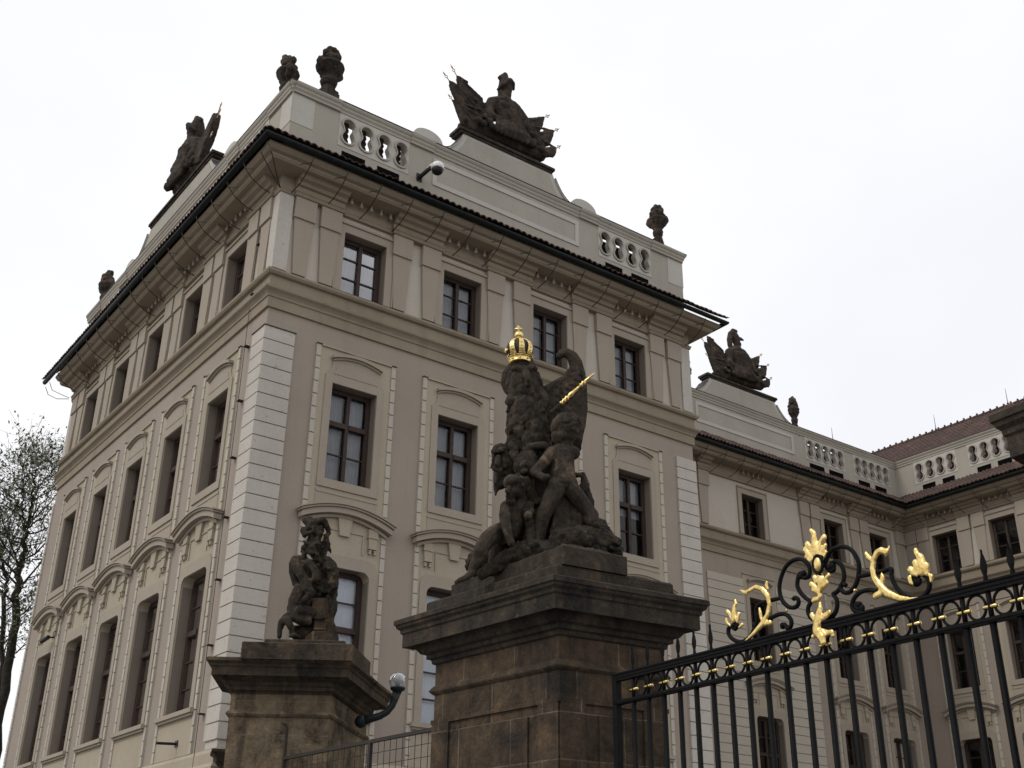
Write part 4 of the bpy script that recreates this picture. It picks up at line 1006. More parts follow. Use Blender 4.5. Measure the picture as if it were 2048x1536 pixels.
c.ch((1048, 960, -.4, 9), (1056, 985, -.38, 8), (1070, 1005, -.36, 8), (1082, 1000, -.34, 6)); c.ch((1060, 1010, -.55, 9), (1050, 1022, -.62, 8), (1056, 1035, -.6, 9), (1062, 1060, -.5, 12), (1058, 1085, -.5, 13))
carve(c.m, 'shield', 'statue_stone', eg, .02, 0, 0.039, .06)
c = Carver(S)
for k, (a, b) in enumerate(((1118, 1100), (1128, 1110), (1137, 1121), (1146, 1131), (1155, 1142), (1163, 1154))):
    c.ch((a, 990 + k * 3, -.40 + .03 * k, 4), ((a + b) / 2 + 2, 1035, -.46 + .03 * k, 6), (b + 2, 1082 - k * 3, -.52 + .03 * k, 5.5))
c.ch((1130, 1000, -.15, 22), (1128, 1040, -.2, 28), (1125, 1075, -.22, 30)); c.ch((1150, 985, -.1, 14), (1160, 1010, -.1, 16))
c.ch((1152, 950, -.2, 6), (1168, 948, -.2, 4), (1169, 965, -.2, 6), (1158, 985, -.22, 8)); c.ch((1168, 960, -.15, 8), (1174, 985, -.12, 9), (1178, 1010, -.1, 12))
carve(c.m, 'drapery', 'statue_stone', eg, .02, 0, 0.039, .07)
# --- gilded imperial crown
CP = S(1041, 727, -.06); k = mpp(CP); cr_ax = Vector((-.06, 0, 1)).normalized()
rx = FW_.cross(Vector((0, 0, 1))).normalized(); rz = (Vector((0, 0, 1)) - rx * .06).normalized(); ry = rz.cross(rx)
LC = lambda x, y, h: CP + (rx * x + ry * y + rz * h) * k
m = MB(); m.lathe(LC, [(20.5, -1), (22, 0), (21, 2), (21.5, 8), (23, 10), (24, 11), (22, 12), (18, 12)], 26)
for i in range(16):
    a = 2 * math.pi * i / 16; m.ball(LC(24.5 * math.cos(a), 24.5 * math.sin(a), 13.5), 2.3 * k, 8, 6)
    if i % 2 == 0: m.ball(LC(21.8 * math.cos(a), 21.8 * math.sin(a), 5), 1.9 * k, 8, 6)
crown = m.build('crown', 'gold_leaf', eg, True)
m = MB(); m.lathe(LC, [(20, 10), (25, 16), (27.5, 25), (27, 34), (23, 43), (15, 49), (5, 51), (.5, 51)], 26); m.build('crown_cap', 'crown_cap', crown, True)
for a0 in [R_(q_) for q_ in (58, 100, 138, 240, 279, 316)]:
    m = MB(); P = []
    for j in range(13):
        r, h = [(24, 12), (26.2, 16), (28, 21), (29, 26), (28.8, 31), (27, 37), (24, 42), (20, 46.5), (15, 49.8), (10, 51.5), (5, 52.5), (2, 53), (0, 53)][j]
        w = 6.6 - .40 * j
        for s in (-1, 1): P.append(LC(r * math.cos(a0) - s * w * math.sin(a0), r * math.sin(a0) + s * w * math.cos(a0), h))
        for s in (1, -1): P.append(LC((r + 1.4) * math.cos(a0) - s * w * math.sin(a0), (r + 1.4) * math.sin(a0) + s * w * math.cos(a0), h + .7))
    m.add(P, [(j * 4 + q, j * 4 + (q + 1) % 4, j * 4 + 4 + (q + 1) % 4, j * 4 + 4 + q) for j in range(12) for q in range(4)])
    m.build('crown_arch', 'gold_leaf', crown)
    m = MB()
    for r, h in ((29, 18.5), (30.4, 26), (29.2, 34), (24.5, 43)): m.ball(LC(r * math.cos(a0), r * math.sin(a0), h), 1.1 * k, 7, 5)
    m.build('crown_stud', 'crown_cap', crown)
m = MB(); m.lathe(LC, [(6, 50), (4.5, 54), (4, 55.5), (7, 57), (9, 60.5), (9.3, 64), (8, 68), (5, 71), (2.5, 72), (2.2, 73.5)], 16); m.build('orb', 'gold_leaf', crown, True)
m = MB(); m.chain([(LC(0, 0, 72), 2.6 * k), (LC(0, 0, 77), 2.0 * k), (LC(0, 0, 83), 2.8 * k)]); m.chain([(LC(-5.5, 0, 78), 2.8 * k), (LC(5.5, 0, 78), 2.8 * k)]); m.build('cross', 'gold_leaf', crown, True)
m = MB(); m.chain([(LC(-27, -9, 26), 3.5 * k), (LC(-28, -9, 21), 2.2 * k)]); m.chain([(LC(-29, -7, 23), 2.6 * k), (LC(-25, -13, 24), 2.6 * k)]); m.build('fleuron', 'gold_leaf', crown, True)
# --- gilded sceptre
A, B_ = S(1101, 826, -.30), S(1189, 746, -.42); ax = (B_ - A); L = ax.length; ax.normalize(); e1 = ax.orthogonal().normalized(); e2 = ax.cross(e1)
LS = lambda x, y, h: A + ax * (h * L) + (e1 * x + e2 * y) * k
m = MB(); m.lathe(LS, [(2, 0), (4, .02), (4, .05), (2.4, .07), (4, .1), (4, .13), (2.4, .16), (2.6, .22)], 12); m.build('sceptre_grip', 'statue_stone', eg, True)
m = MB(); m.lathe(LS, [(3, .22), (4.2, .235), (4.2, .26), (2.6, .275), (4.8, .30), (4.8, .32), (2.8, .335), (5.2, .36), (5.2, .38), (3, .40), (4.8, .45), (4.2, .50), (2.8, .60), (2.4, .67), (4.4, .685), (4.4, .70), (2.6, .715),
                       (5.2, .74), (5.2, .755), (3, .77), (3.6, .80), (2.2, .87), (3.0, .885), (1.8, .90), (2.6, .93), (1.4, .96), (1.6, .98), (.5, 1.0)], 14)
m.build('sceptre', 'gold_leaf', eg, True)

# ================================================================== small putto trophy on the lighter pillar
C2 = Vector((kx(-1.55, -6.55)[0], kx(-1.55, -6.55)[1], 0)); F2 = (C2 - CAM); F2.z = 0; F2.normalize()
def S2(px, py, dep=0.0): return on_plane(px, py, C2 + F2 * dep, F2)
pt = thing('putto_statue', 'dark stone column of trophies with a putto crouching at its left, on the lighter pillar', 'statue', (C2.x, C2.y, PZ + .28))
def h8(x, y): return 540 + x / 5.12, 1010 + y / 5.12
class C8(Carver):
    def ch(s, *pts): Carver.ch(s, *[(540 + x / 5.12, 1010 + y / 5.12, d, r / 5.12) for x, y, d, r in pts])
c = C8(S2)
pa, pb = on_z(528, 1292, PZ + .28), on_z(690, 1296, PZ + .28); pd = pb - pa; pn = Vector((-pd.y, pd.x, 0)).normalized()
q2 = [tuple((pa)[:2]), tuple((pb)[:2]), tuple((pb + pn * 1.0)[:2]), tuple((pa + pn * 1.0)[:2])]
m = MB(); m.stack(q2, [(0, PZ + .25), (0, PZ + .40), (.02, PZ + .42)]); m.build('plinth', 'small_cap_stone', pt)
# column shaft with flared foot, armour, shields and plumed helmet
c.ch((540, 1400, -.1, 130), (530, 1300, -.1, 95), (540, 1180, -.1, 75), (560, 1000, -.05, 85), (560, 850, -.05, 80), (550, 700, .0, 85), (520, 560, .0, 70)); c.ch((470, 1420, -.35, 45), (530, 1330, -.3, 40), (620, 1420, -.3, 40))
c.ch((650, 1420, -.1, 60), (640, 1300, -.1, 50), (600, 1180, -.12, 50), (640, 1060, -.1, 55)); c.ch((655, 1000, -.1, 30), (660, 1050, -.12, 35))
c.ch((620, 620, -.15, 60), (640, 720, -.2, 60), (640, 830, -.2, 60), (620, 900, -.15, 45)); c.ch((590, 560, -.15, 40), (670, 640, -.12, 30), (690, 760, -.1, 22))
for x, y, r in ((660, 800, 26), (640, 850, 28), (600, 880, 26), (600, 800, 24), (655, 720, 22), (600, 650, 20), (690, 850, 18), (620, 760, 20)): c.ch((x, y, -.34, r))
c.ch((560, 590, -.25, 14), (610, 660, -.3, 14), (650, 640, -.3, 12), (640, 580, -.28, 10))
c.ch((500, 520, .0, 60), (450, 430, .0, 85), (450, 340, .0, 70), (500, 260, .0, 60)); c.ch((545, 500, -.1, 36), (570, 400, -.12, 34), (575, 320, -.1, 30)); c.ch((590, 400, -.05, 28), (610, 450, -.05, 22), (625, 490, -.05, 10))
for q in (((350, 440, -.1, 35), (400, 400, -.22, 30), (440, 440, -.28, 34)), ((330, 470, -.05, 22), (360, 510, -.1, 22)), ((380, 480, -.2, 26), (430, 500, -.25, 22), (400, 430, -.25, 24)), ((430, 520, -.2, 18), (460, 570, -.2, 16)),
          ((340, 260, -.1, 34), (360, 310, -.15, 28)), ((390, 290, -.2, 28), (450, 270, -.24, 24)), ((370, 160, -.05, 40), (420, 190, -.1, 46), (470, 160, -.1, 30)), ((400, 230, -.1, 40), (470, 230, -.12, 36)),
          ((500, 170, -.15, 30), (545, 150, -.18, 34), (570, 200, -.15, 30), (600, 250, -.12, 30), (610, 290, -.1, 26)), ((360, 140, -.05, 18), (430, 140, -.05, 22)), ((510, 250, -.2, 26), (500, 310, -.22, 26)), ((480, 350, -.22, 26), (510, 390, -.22, 20)), ((450, 390, -.3, 10), (480, 560, -.3, 10))): c.ch(*q)
c.ch((480, 480, -.24, 16), (520, 600, -.2, 16), (480, 640, -.2, 14)); c.ch((250, 540, -.05, 26), (330, 545, -.05, 30), (420, 580, -.05, 24))
c.ch((290, 1360, .02, 60), (350, 1400, .0, 70)); c.ch((430, 640, .05, 70), (450, 760, .05, 90), (450, 900, .05, 90), (430, 1050, .0, 90), (420, 1180, .0, 90), (420, 1300, .0, 110), (440, 1390, .0, 110)); c.ch((620, 700, .0, 75), (630, 850, .0, 70), (610, 1000, .0, 70))
for k in range(26):
    x = 480 + rnd.random() * 200; y = 560 + rnd.random() * 420; c.ch((x, y, -.22 - rnd.random() * .1, 10 + rnd.random() * 14), (x + rnd.random() * 40 - 20, y + 40, -.24, 8))
for k in range(20):
    x = 340 + rnd.random() * 220; y = 180 + rnd.random() * 360; c.ch((x, y, -.2 - rnd.random() * .1, 10 + rnd.random() * 12), (x + rnd.random() * 50 - 25, y + 36, -.22, 8))
carve(c.m, 'trophy_column', 'statue_stone', pt, .026, 1, .05, .09, depth2=.03)
def slab8(pts, d0, d1, name, mat):
    m = MB(); P = [S2(*h8(x, y), d0) for x, y in pts]; Q = [p + F2 * (d1 - d0) for p in P]; k = len(P)
    m.add(P + Q, [tuple(range(k)), tuple(range(k, 2 * k))[::-1]] + [(i, (i + 1) % k, k + (i + 1) % k, k + i) for i in range(k)])
    o = m.build(name, mat, pt); md = o.modifiers.new('b', 'BEVEL'); md.width = .02; md.segments = 2; return o
slab8([(330, 1445), (715, 1445), (640, 1345), (575, 1285), (445, 1285), (360, 1350)], -.40, .3, 'pedestal_foot', 'pillar_stone')
slab8([(445, 1283), (572, 1283), (565, 1150), (600, 1060), (590, 950), (440, 950), (430, 1060), (455, 1150)], -.34, .2, 'pedestal_block', 'pillar_stone')
m = MB(); m.tube([S2(*h8(x, y), d) for x, y, d in ((440, 1150, -.36), (505, 1165, -.40), (575, 1150, -.36))], .03, 8); m.build('garland', 'statue_stone', pt, True)
c = C8(S2)
c.ch((330, 620, -.1, 60), (350, 760, -.1, 80), (370, 900, -.1, 90), (350, 1040, -.1, 100), (380, 1180, -.1, 90)); c.ch((260, 570, -.30, 55), (280, 640, -.36, 58), (310, 700, -.42, 50), (330, 740, -.44, 40)); c.ch((230, 600, -.25, 40), (240, 700, -.2, 44), (265, 800, -.2, 40))
c.ch((390, 590, -.36, 44), (440, 640, -.42, 44), (470, 700, -.46, 40), (460, 760, -.48, 36)); c.ch((330, 720, -.40, 50), (370, 800, -.42, 58), (390, 860, -.44, 52), (430, 900, -.5, 40), (370, 960, -.5, 38), (340, 1000, -.46, 36))
c.ch((300, 880, -.25, 70), (260, 980, -.25, 75), (230, 1060, -.25, 60), (260, 1140, -.3, 60), (330, 1180, -.36, 60), (390, 1190, -.38, 45)); c.ch((180, 1150, -.3, 52), (120, 1200, -.32, 42), (100, 1280, -.32, 30), (95, 1350, -.32, 24))
c.ch((180, 1180, -.42, 46), (210, 1240, -.46, 40), (230, 1290, -.46, 30)); c.ch((210, 1345, -.5, 20), (260, 1335, -.5, 26), (300, 1350, -.5, 18)); c.ch((320, 1080, -.4, 60), (420, 1100, -.35, 60)); c.ch((260, 1300, -.1, 70), (330, 1330, -.1, 80), (400, 1300, -.1, 70))
carve(c.m, 'putto', 'statue_stone', pt, .022, 2, .02, .09)
# wall lamp on the flank
LG = Vector((kx(-.05, -7.05)[0], kx(-.05, -7.05)[1], 0)); FL2 = (LG - CAM); FL2.z = 0; FL2.normalize()
def SL(px, py, d=0): return on_plane(px, py, LG + FL2 * d, FL2)
lamp = thing('wall_lamp', 'clear glass globe lamp on a curved bronze bracket beside the lighter pillar', 'lamp', SL(795, 1361))
lk = mpp(SL(795, 1361))
m = MB(); m.ball(SL(795.5, 1361.5), 17.5 * lk, 24, 16); m.build('globe', 'globe_glass', lamp, True)
m = MB(); m.ball(SL(795.5, 1363), (7 * lk, 7 * lk, 10 * lk), 12, 8); m.build('bulb', 'lace_curtain', lamp, True)
m = MB(); m.tube([SL(722, 1443, .1), SL(742, 1437, .05), SL(760, 1432), SL(774, 1424), SL(784, 1412), SL(789, 1400), SL(793, 1386)], [10 * lk, 8 * lk, 7 * lk, 6.5 * lk, 6.5 * lk, 7 * lk, 9 * lk], 12)
G = SL(795.5, 1377); m.lathe(lambda x, y, h: G + Vector((x, y, h)) * lk, [(6, -12), (9, -6), (14, -3), (15, 0), (15, 2), (11, 3)], 18); m.ball(SL(722, 1443, .1), 13 * lk, 12, 8)
m.build('bracket', 'green_bronze', lamp, True)

# ================================================================== wrought-iron gate
GA, GB = Vector((.307, -12.555, 0)), Vector((.113, -18.517, 0)); GE = (GB - GA).normalized(); GN = Vector((-GE.y, GE.x, 0))
FG = lambda s, n, z: Vector((GA.x + GE.x * s - GN.x * n, GA.y + GE.y * s - GN.y * n, z))
gate = thing('iron_gate', 'black wrought-iron gate with gilded collars and scrolled gold crest', 'gate', (GA.x + GE.x * 3.15, GA.y + GE.y * 3.15, 0))
m = MB(); S0, S1 = -.15, 6.35
m.box(FG, S0, S1, -.05, .05, 4.71, 4.75); m.box(FG, S0, S1, -.065, .065, 4.75, 4.772); m.box(FG, S0, S1, -.04, .04, 4.675, 4.71); m.build('top_rail', 'black_iron', gate)
m = MB(); m.box(FG, S0, S1, -.045, .045, 4.37, 4.42); m.box(FG, S0, S1, -.055, .055, 4.385, 4.405); m.build('lower_rail', 'black_iron', gate)
m = MB(); m.box(FG, S0, S1, -.045, .045, .55, .62); m.build('lower_rail', 'black_iron', gate)
for s in (S0 + .02, S1):
    m = MB(); m.box(FG, s - .042, s + .042, -.045, .045, 0, 4.78); m.build('gate_post', 'black_iron', gate)
BS = [.215 + .2963 * i for i in range(21)]
def repeat(first, mb_s0, ss):
    for s in ss:
        c = first.copy(); COL.objects.link(c); c.parent = gate; c.location = first.location + (FG(s, 0, 0) - FG(mb_s0, 0, 0))
s0 = BS[0]
m = MB(); m.tube([FG(s0, 0, .1), FG(s0, 0, 4.39)], .034, 10); m.tube([FG(s0, 0, 4.40), FG(s0, 0, 4.68)], [.026, .026], 10); repeat(m.build('bar', 'black_iron', gate, True), s0, BS[1:])
m = MB(); m.tube([FG(s0 - .082, -.0, 4.528), FG(s0 - .07, 0, 4.528), FG(s0 + .07, 0, 4.528), FG(s0 + .082, 0, 4.528)], [.015, .023, .023, .015], 10); repeat(m.build('gold_collar', 'gold_leaf', gate, True), s0, BS[1:])
sm = s0 + .148
m = MB(); m.tube([FG(sm + .103 * math.cos(a), 0, 4.547 + .122 * math.sin(a)) for a in [2 * math.pi * k / 26 for k in range(27)]], .0145, 8); repeat(m.build('ring', 'black_iron', gate, True), sm, [s + .148 for s in BS[1:-1]])
m = MB(); sp_ = lambda w, z: [FG(s0 + w, 0, z), FG(s0, .02, z), FG(s0 - w, 0, z), FG(s0, -.02, z)]
rows = [sp_(w, z) for w, z in ((.030, 4.785), (.022, 4.84), (.036, 4.885), (.042, 4.93), (.034, 4.98), (.018, 5.04), (.003, 5.10))]
m.add([v for r in rows for v in r], [(i * 4 + k, i * 4 + (k + 1) % 4, i * 4 + 4 + (k + 1) % 4, i * 4 + 4 + k) for i in range(6) for k in range(4)] + [(3, 2, 1, 0)])
repeat(m.build('spike', 'black_iron', gate), s0, [s for s in BS[1:] if s < 1.85 or s > 5.1])
def G6(x, y, n=0.0): return on_plane(1430 + x / 4.452, 1030 + y / 4.452, GA + GN * (-n), GN)
def scroll(pts, r=.026, n=0.0):
    P = [Vector(p) for p in pts]; out = []          # Catmull-Rom through the survey points
    for i in range(len(P) - 1):
        a, b, c_, d = P[max(i - 1, 0)], P[i], P[i + 1], P[min(i + 2, len(P) - 1)]
        for k in range(5):
            t = k / 5; out.append(.5 * ((2 * b) + (c_ - a) * t + (2 * a - 5 * b + 4 * c_ - d) * t * t + (3 * b - a - 3 * c_ + d) * t ** 3))
    out.append(P[-1]); m = MB(); m.tube([G6(q.x, q.y, n) for q in out], r, 8); m.ball(G6(out[0].x, out[0].y, n), r * 1.5, 10, 8)
    return m.build('iron_scroll', 'black_iron', gate, True)
scroll([(770, 545), (800, 560), (835, 545), (845, 500), (835, 450), (790, 403), (735, 393), (680, 413), (625, 470), (588, 560), (574, 650), (590, 740), (630, 798), (680, 825), (725, 815), (745, 780), (735, 745), (710, 738), (695, 755)])
scroll([(790, 520), (762, 520), (745, 545), (735, 590), (735, 635), (762, 690), (808, 740), (850, 772), (832, 820), (830, 865), (852, 912), (890, 940)])
scroll([(1050, 455), (1060, 480), (1040, 500), (1005, 480), (985, 440), (997, 380), (1035, 318), (1090, 288), (1150, 282), (1215, 312), (1262, 380), (1283, 450), (1276, 550), (1248, 632), (1200, 686), (1155, 690), (1122, 660), (1122, 625), (1145, 610), (1168, 630)])
scroll([(1020, 470), (1035, 440), (1075, 412), (1120, 438), (1145, 500), (1148, 570), (1115, 650), (1078, 690), (1055, 706), (1085, 760), (1085, 830), (1055, 895), (1000, 940)])
scroll([(172, 985), (185, 965), (200, 985), (185, 1012), (150, 1000), (135, 972), (150, 948)][:4] + [(172, 1012), (142, 990), (120, 1020), (130, 1075), (180, 1118), (245, 1128), (310, 1085), (358, 1000), (374, 920), (365, 850), (395, 795), (480, 765), (590, 738)])
scroll([(605, 985), (620, 975), (635, 990), (622, 1015), (595, 1005)][:3] + [(640, 1010), (610, 1022), (592, 990), (605, 960)][:0] + [(655, 1015), (680, 975), (672, 925), (625, 882), (562, 888), (510, 913), (465, 955)])
scroll([(1795, 600), (1790, 575), (1812, 565), (1822, 595), (1795, 620), (1768, 595), (1780, 550), (1835, 528), (1893, 560), (1912, 622), (1888, 690), (1830, 738), (1740, 733), (1660, 692), (1602, 620), (1572, 540), (1568, 480), (1500, 500), (1390, 525), (1285, 545)])
scroll([(1285, 800), (1265, 790), (1255, 815), (1285, 838), (1312, 815), (1308, 858), (1275, 866), (1235, 845), (1222, 800), (1242, 740), (1292, 690), (1370, 667), (1445, 682)])
GK = mpp(G6(915, 600)) / 4.452
def gold(chains, name='gold_leaf', n=0.03, vox=.011):
    fat = 1.32 if 'branch' in name or 'acanthus' in name else 1.36
    m = MB()
    for ch_ in chains: m.chain([(G6(x, y, n + (q[0] if q else 0)), (r * fat + 4) * GK) for x, y, r, *q in ch_], 9)
    for v_ in m.v: v_ -= GN * ((v_ - GA).dot(GN) + n) * .5      # leaves are beaten sheet, broad and shallow
    return carve(m, name, 'gold_leaf', gate, vox, 0, .004, .03)
gold([[(268, 1120, 6), (300, 1095, 11), (350, 1050, 17), (420, 970, 21), (468, 890, 19), (484, 800, 17), (470, 720, 19), (420, 660, 18), (360, 640, 15), (312, 668, 17), (270, 690, 15), (220, 670, 5)], [(290, 690, 12), (280, 712, 6)], [(460, 598, 9), (456, 625, 13), (472, 660, 8)], [(395, 835, 10), (402, 870, 13), (412, 930, 10)], [(440, 965, 16), (490, 960, 20)]], 'gold_branch')
gold([[(1832, 735, 5), (1740, 752, 13), (1640, 742, 20), (1540, 702, 26), (1470, 632, 23), (1420, 560, 20), (1400, 480, 19), (1410, 400, 19), (1440, 335, 20), (1480, 315, 21), (1525, 330, 20), (1545, 300, 9), (1552, 275, 4)], [(1530, 330, 16), (1520, 358, 10)], [(1343, 340, 10), (1362, 372, 17), (1400, 410, 10)], [(1482, 512, 5), (1492, 555, 16), (1490, 610, 12)], [(1470, 700, 22), (1430, 720, 22)]], 'gold_branch')
gold([[(178, 760, 10), (188, 790, 12), (170, 815, 17), (168, 880, 20), (168, 935, 20)], [(108, 855, 13), (130, 880, 14), (155, 940, 10)], [(98, 930, 12), (110, 965, 10), (135, 985, 8)], [(212, 880, 14), (200, 950, 12)], [(240, 975, 13), (215, 1000, 10)]], 'gold_shell')
gold([[(1785, 315, 15), (1795, 345, 15), (1825, 375, 24), (1850, 440, 26), (1840, 510, 24)], [(1780, 425, 20), (1800, 470, 18), (1822, 520, 12)], [(1738, 485, 20), (1770, 520, 16), (1800, 540, 8)], [(1733, 560, 15), (1745, 600, 14), (1760, 615, 8)], [(1885, 450, 18), (1885, 520, 16)], [(1925, 545, 14), (1925, 590, 10)]], 'gold_shell')
gold([[(852, 138, 15), (880, 165, 18), (882, 210, 20), (890, 270, 26), (905, 340, 26), (912, 365, 18)], [(968, 200, 22), (940, 240, 16), (925, 320, 14)], [(980, 270, 14), (965, 320, 16), (945, 380, 12)], [(820, 258, 20), (850, 290, 18), (885, 350, 16)], [(798, 305, 16), (830, 345, 16), (868, 395, 12)], [(812, 368, 14), (850, 410, 10)], [(990, 330, 10), (968, 375, 10)]], 'gold_palmette')
gold([[(930, 530, 18), (945, 570, 28), (945, 640, 26), (930, 695, 14), (935, 722, 18)], [(1010, 535, 16), (980, 570, 18), (960, 610, 12)], [(992, 605, 18), (960, 650, 14)], [(885, 555, 18), (905, 590, 16)], [(855, 615, 18), (885, 640, 18), (915, 680, 10)], [(875, 665, 16), (910, 690, 10)], [(878, 758, 19), (912, 748, 18)]], 'gold_palmette')
gold([[(935, 785, 10), (935, 830, 20), (925, 890, 28), (915, 960, 36), (905, 1030, 34), (935, 1085, 30, .05), (945, 1130, 22, .06)], [(862, 890, 18), (890, 930, 18)], [(1020, 868, 18), (985, 900, 24), (955, 930, 16)], [(1040, 1045, 20), (1005, 1050, 20), (960, 1030, 16)], [(875, 1080, 16), (900, 1060, 14)], [(1050, 1072, 14), (1040, 1050, 12)]], 'gold_acanthus', .05)
m = MB(); rz_ = Matrix((GE, GN, Vector((0, 0, 1)))).transposed(); m.ball(G6(916, 440, .055), (46 * GK, 26 * GK, 70 * GK), 20, 14, rz_); m.build('gold_cabochon', 'gold_leaf', gate, True)
m = MB(); q = G6(916, 440, .06); m.tube([q + GE * (54 * GK * math.cos(a)) + Vector((0, 0, 82 * GK * math.sin(a))) for a in [2 * math.pi * k_ / 28 for k_ in range(29)]], 13 * GK, 8); m.build('iron_bezel', 'black_iron', gate, True)
for x, y, r in ((1248, 672, 17), (638, 850, 14)):
    m = MB(); m.ball(G6(x, y, .02), r * GK, 10, 8); m.build('gold_bead', 'gold_leaf', gate, True)

# ================================================================== wire-mesh side fence
I0 = Vector((*inset(BIGQ, .45)[0], 0))
v = ray(870, 1455); ta = (I0 - CAM); tt = (v.x * ta.x + v.y * ta.y) / (v.x ** 2 + v.y ** 2); ZW = CAM.z + v.z * tt
WA, WB = on_z(567, 1514, ZW), on_z(872, 1454, ZW); WE = (WB - WA); WL = WE.length + .15; WE.normalize(); WN = Vector((-WE.y, WE.x, 0))
FM = lambda s, n, z: Vector((WA.x + WE.x * s + WN.x * n, WA.y + WE.y * s + WN.y * n, z))
fe = thing('wire_fence', 'dark wire-mesh fence panel between the lighter pillar and the big pillar', 'fence', (WA.x, WA.y, 0))
m = MB(); m.box(FM, 0, WL, -.03, .03, ZW - .055, ZW); m.build('top_rail', 'rusty_iron', fe)
sp2 = (on_z(744, 1480, ZW) - WA).dot(WE)
for s in (.03, sp2):
    m = MB(); m.box(FM, s - .035, s + .035, -.028, .028, 0, ZW - .05); m.build('fence_post', 'rusty_iron', fe)
m = MB(); m.tube([FM(.03, 0, ZW - .02), FM(.03, 0, ZW + .50), FM(.02, -.02, ZW + .55), FM(-.12, -.12, ZW + .62), FM(-.2, -.2, ZW + .64)], .03, 6); m.build('wall_stay', 'rusty_iron', fe)
m = MB(); s = .17
while s < WL: m.tube([FM(s, 0, .1), FM(s, 0, ZW - .03)], .006, 4); s += .17
z = ZW - .22
while z > .2: m.tube([FM(0, 0, z), FM(WL, 0, z)], .006, 4); z -= .19
m.build('wire_mesh', 'rusty_iron', fe)

# ================================================================== trees beyond the left corner
TB = Vector((CAM.x - .10 * 44, CAM.y + 44, 0)); v = ray(30, 1400); hh = Vector((v.x, v.y, 0)).normalized(); TB = Vector((CAM.x, CAM.y, 0)) + hh * 46
def ST(px, py, d=0.0): return on_plane(px, py, TB + hh * d, hh)
def tree(label, limbs, seed, twig=1.0, lv_n=5):
    rnd = random.Random(seed); p0 = limbs[0][0]; B = ST(p0[0], p0[1], limbs[0][0][2])
    root = thing('tree', label, 'tree', (B.x, B.y, 0), 'trees left of the palace')
    tr = MB(); lv = MB()
    def leaves(p, n, rad):
        for _ in range(n):
            q = p + Vector((rnd.gauss(0, rad), rnd.gauss(0, rad), rnd.gauss(0, rad * .8))); s = .04 + rnd.random() * .06
            a = Vector((rnd.gauss(0, 1), rnd.gauss(0, 1), rnd.gauss(0, 1))).normalized() * s; b = a.orthogonal().normalized() * s * .6
            lv.add([q - a, q + b, q + a, q - b], [(0, 1, 2, 3)])
    def grow(p, d, L, r, lvl):
        n = 4; P = [p]; R = [r]; q = p.copy(); dd = d.copy()
        for i in range(n):
            dd = (dd + Vector((rnd.gauss(0, .11), rnd.gauss(0, .11), rnd.gauss(.06, .08)))).normalized()
            q = q + dd * (L / n); P.append(q.copy()); R.append(max(.004, r * (1 - .6 * (i + 1) / n)))
        tr.tube(P, R, 5)
        if lvl >= 3:
            for i in range(1, n + 1): leaves(P[i], 1, .14)
            return
        for k in range((4, 4, 2)[lvl]):
            t = .2 + .8 * (k + rnd.random()) / 4; t = min(t, .99); i = int(t * n); b = P[i].lerp(P[i + 1], t * n - i)
            sd = dd.orthogonal().normalized(); sd.rotate(Matrix.Rotation(rnd.random() * 6.283, 3, dd).to_quaternion())
            grow(b, (dd * .6 + sd * .75).normalized(), L * (.52 + .25 * rnd.random()), R[i] * .55, lvl + 1)
        leaves(P[-1], 1, .2)
    for li, (p0, *rest) in enumerate(limbs):
        pts = [p0] + list(rest); P = []; R = []
        for q in pts:
            w = ST(q[0], q[1], q[2]); P.append(w); R.append(q[3] * .58 * mpp(w))
        if li == 0: P.insert(0, Vector((P[0].x - .3, P[0].y, 0))); R.insert(0, R[0] * 1.25)
        F_ = []; RR = []
        for i in range(len(P) - 1):
            for k in range(4):
                t = k / 4; j = Vector((rnd.gauss(0, .05), rnd.gauss(0, .05), 0)); F_.append(P[i].lerp(P[i + 1], t) + j); RR.append(R[i] + (R[i + 1] - R[i]) * t)
        F_.append(P[-1]); RR.append(R[-1]); tr.tube(F_, RR, 9)
        N = len(F_)
        for i in range(2 if li else 8, N):
            for _ in range(1 if rnd.random() < .62 else 0):
                d = (F_[min(i + 1, N - 1)] - F_[i - 1]).normalized(); sd = d.orthogonal().normalized(); sd.rotate(Matrix.Rotation(rnd.random() * 6.283, 3, d).to_quaternion())
                grow(F_[i], (d * .45 + sd * .85 + Vector((0, 0, .15))).normalized(), twig * (1.3 + 1.5 * rnd.random()) * (.35 + .65 * min(1, RR[i] / .055)), max(.012, min(.045, RR[i] * .4)), 1)
    tr.build('trunk', 'bark', root, True, fix=False); lv.build('crown', 'leaf', root, False, fix=False)
    return root
q = lambda x, y, r, d=0.0: (x / 4.8, 870 + y / 4.8, d, r / 4.8)
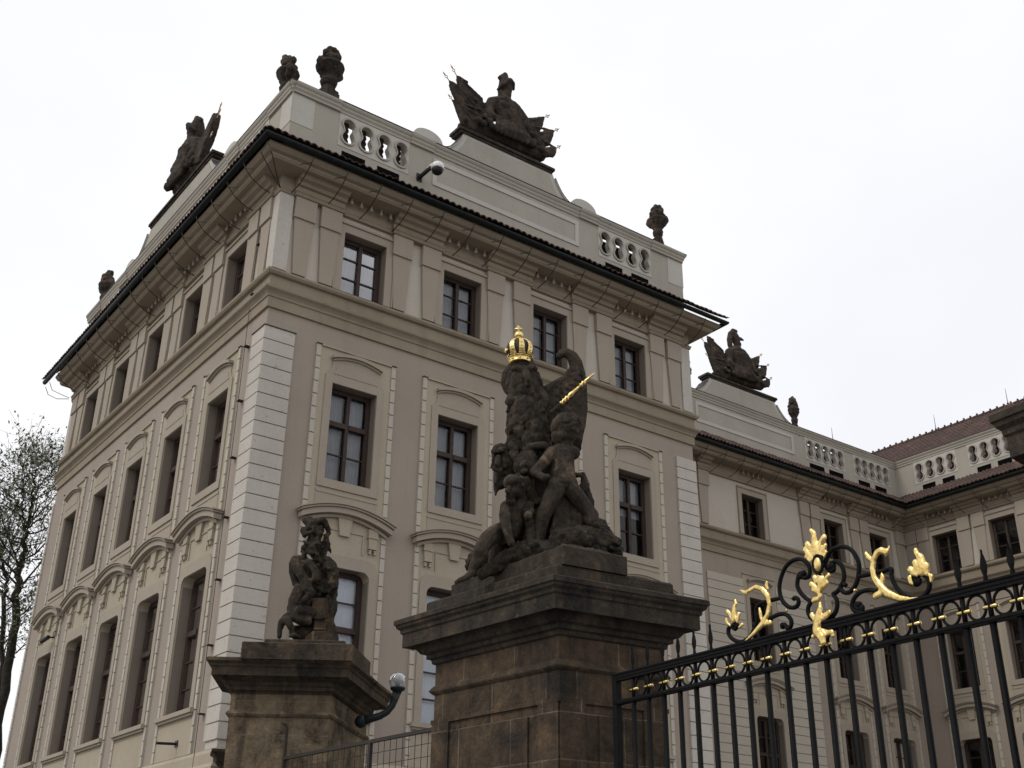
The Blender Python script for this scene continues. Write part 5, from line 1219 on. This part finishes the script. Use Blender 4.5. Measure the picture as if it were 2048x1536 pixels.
tree('tall sparse tree with a dark forked trunk beside the left wall of the palace',
     [[(2, 1420, 0, 17), q(130, 1900, 70), q(150, 1536, 62), q(185, 1350, 54), q(215, 1150, 46), q(238, 980, 38), q(250, 890, 32), q(300, 750, 26), q(322, 600, 22), q(325, 480, 19), q(318, 370, 16), q(345, 330, 12), q(390, 270, 9), q(425, 215, 6), q(440, 180, 3)],
      [q(240, 900, 22), q(226, 780, 19), q(205, 690, 17), q(225, 600, 15), q(238, 520, 14), q(275, 380, 13)],
      [q(205, 700, 15, .3), q(120, 600, 12, .6), q(50, 540, 10, .8), q(-30, 480, 8, 1)],
      [q(335, 620, 14), q(368, 490, 12, -.3), q(425, 435, 9, -.5), q(495, 380, 6, -.7), q(550, 260, 4, -.7)],
      [q(280, 890, 16, -.2), q(350, 820, 13, -.6), q(420, 800, 10, -.9), q(550, 680, 6, -1.4)],
      [q(225, 1000, 12, .2), q(120, 960, 10, .5), q(0, 930, 8, .9), q(-80, 900, 5, 1.2)],
      [q(235, 1225, 14, -.2), q(330, 1195, 12, -.5), q(430, 1188, 9, -.9)],
      [q(260, 1160, 12, .2), q(290, 1080, 10, .4), q(300, 990, 8, .6), q(355, 970, 5, .8)],
      [q(180, 1280, 16, .2), q(70, 1325, 14, .5), q(0, 1270, 12, .8)],
      [q(130, 1560, 14, -.2), q(230, 1430, 12, -.5), q(340, 1370, 9, -.9)],
      [q(120, 1800, 14, -.2), q(200, 1720, 12, -.5), q(300, 1640, 9, -.9)],
      [q(100, 2150, 14, -.2), q(180, 2070, 12, -.5), q(250, 2010, 9, -.9)],
      [q(225, 560, 12, .3), q(150, 420, 9, .6), q(120, 320, 5, .8)], [q(205, 720, 12, -.3), q(100, 720, 10, -.5), q(20, 650, 7, -.8)], [q(300, 800, 12, .3), q(420, 640, 9, .5), q(520, 560, 5, .7)], [q(240, 1060, 12, -.3), q(350, 1050, 9, -.5), q(450, 1010, 6, -.7)], [q(320, 480, 10, .3), q(255, 370, 8, .6), q(210, 300, 5, .8)], [q(330, 420, 9, .2), q(305, 320, 7, .4), q(290, 260, 4, .5)]], 21, 1.05, 5)
tree('second sparse tree with a thinner trunk at the left edge of the view',
     [[(-6, 1500, 3, 11), q(20, 2200, 46, 3), q(38, 1536, 34, 3), q(60, 1340, 26, 3), q(20, 1230, 22, 3), q(2, 1080, 18, 3), q(-40, 800, 12, 3), q(-30, 560, 6, 3)],
      [q(50, 1400, 14, 3), q(-80, 1200, 10, 3), q(-160, 1000, 8, 3)], [q(10, 1150, 12, 3), q(80, 980, 9, 3), q(110, 780, 5, 3)], [q(20, 1700, 12, 3), q(110, 1560, 10, 3), q(190, 1480, 7, 3)], [q(20, 2000, 12, 3), q(90, 1900, 10, 3), q(150, 1830, 7, 3)]], 5, .8, 5)
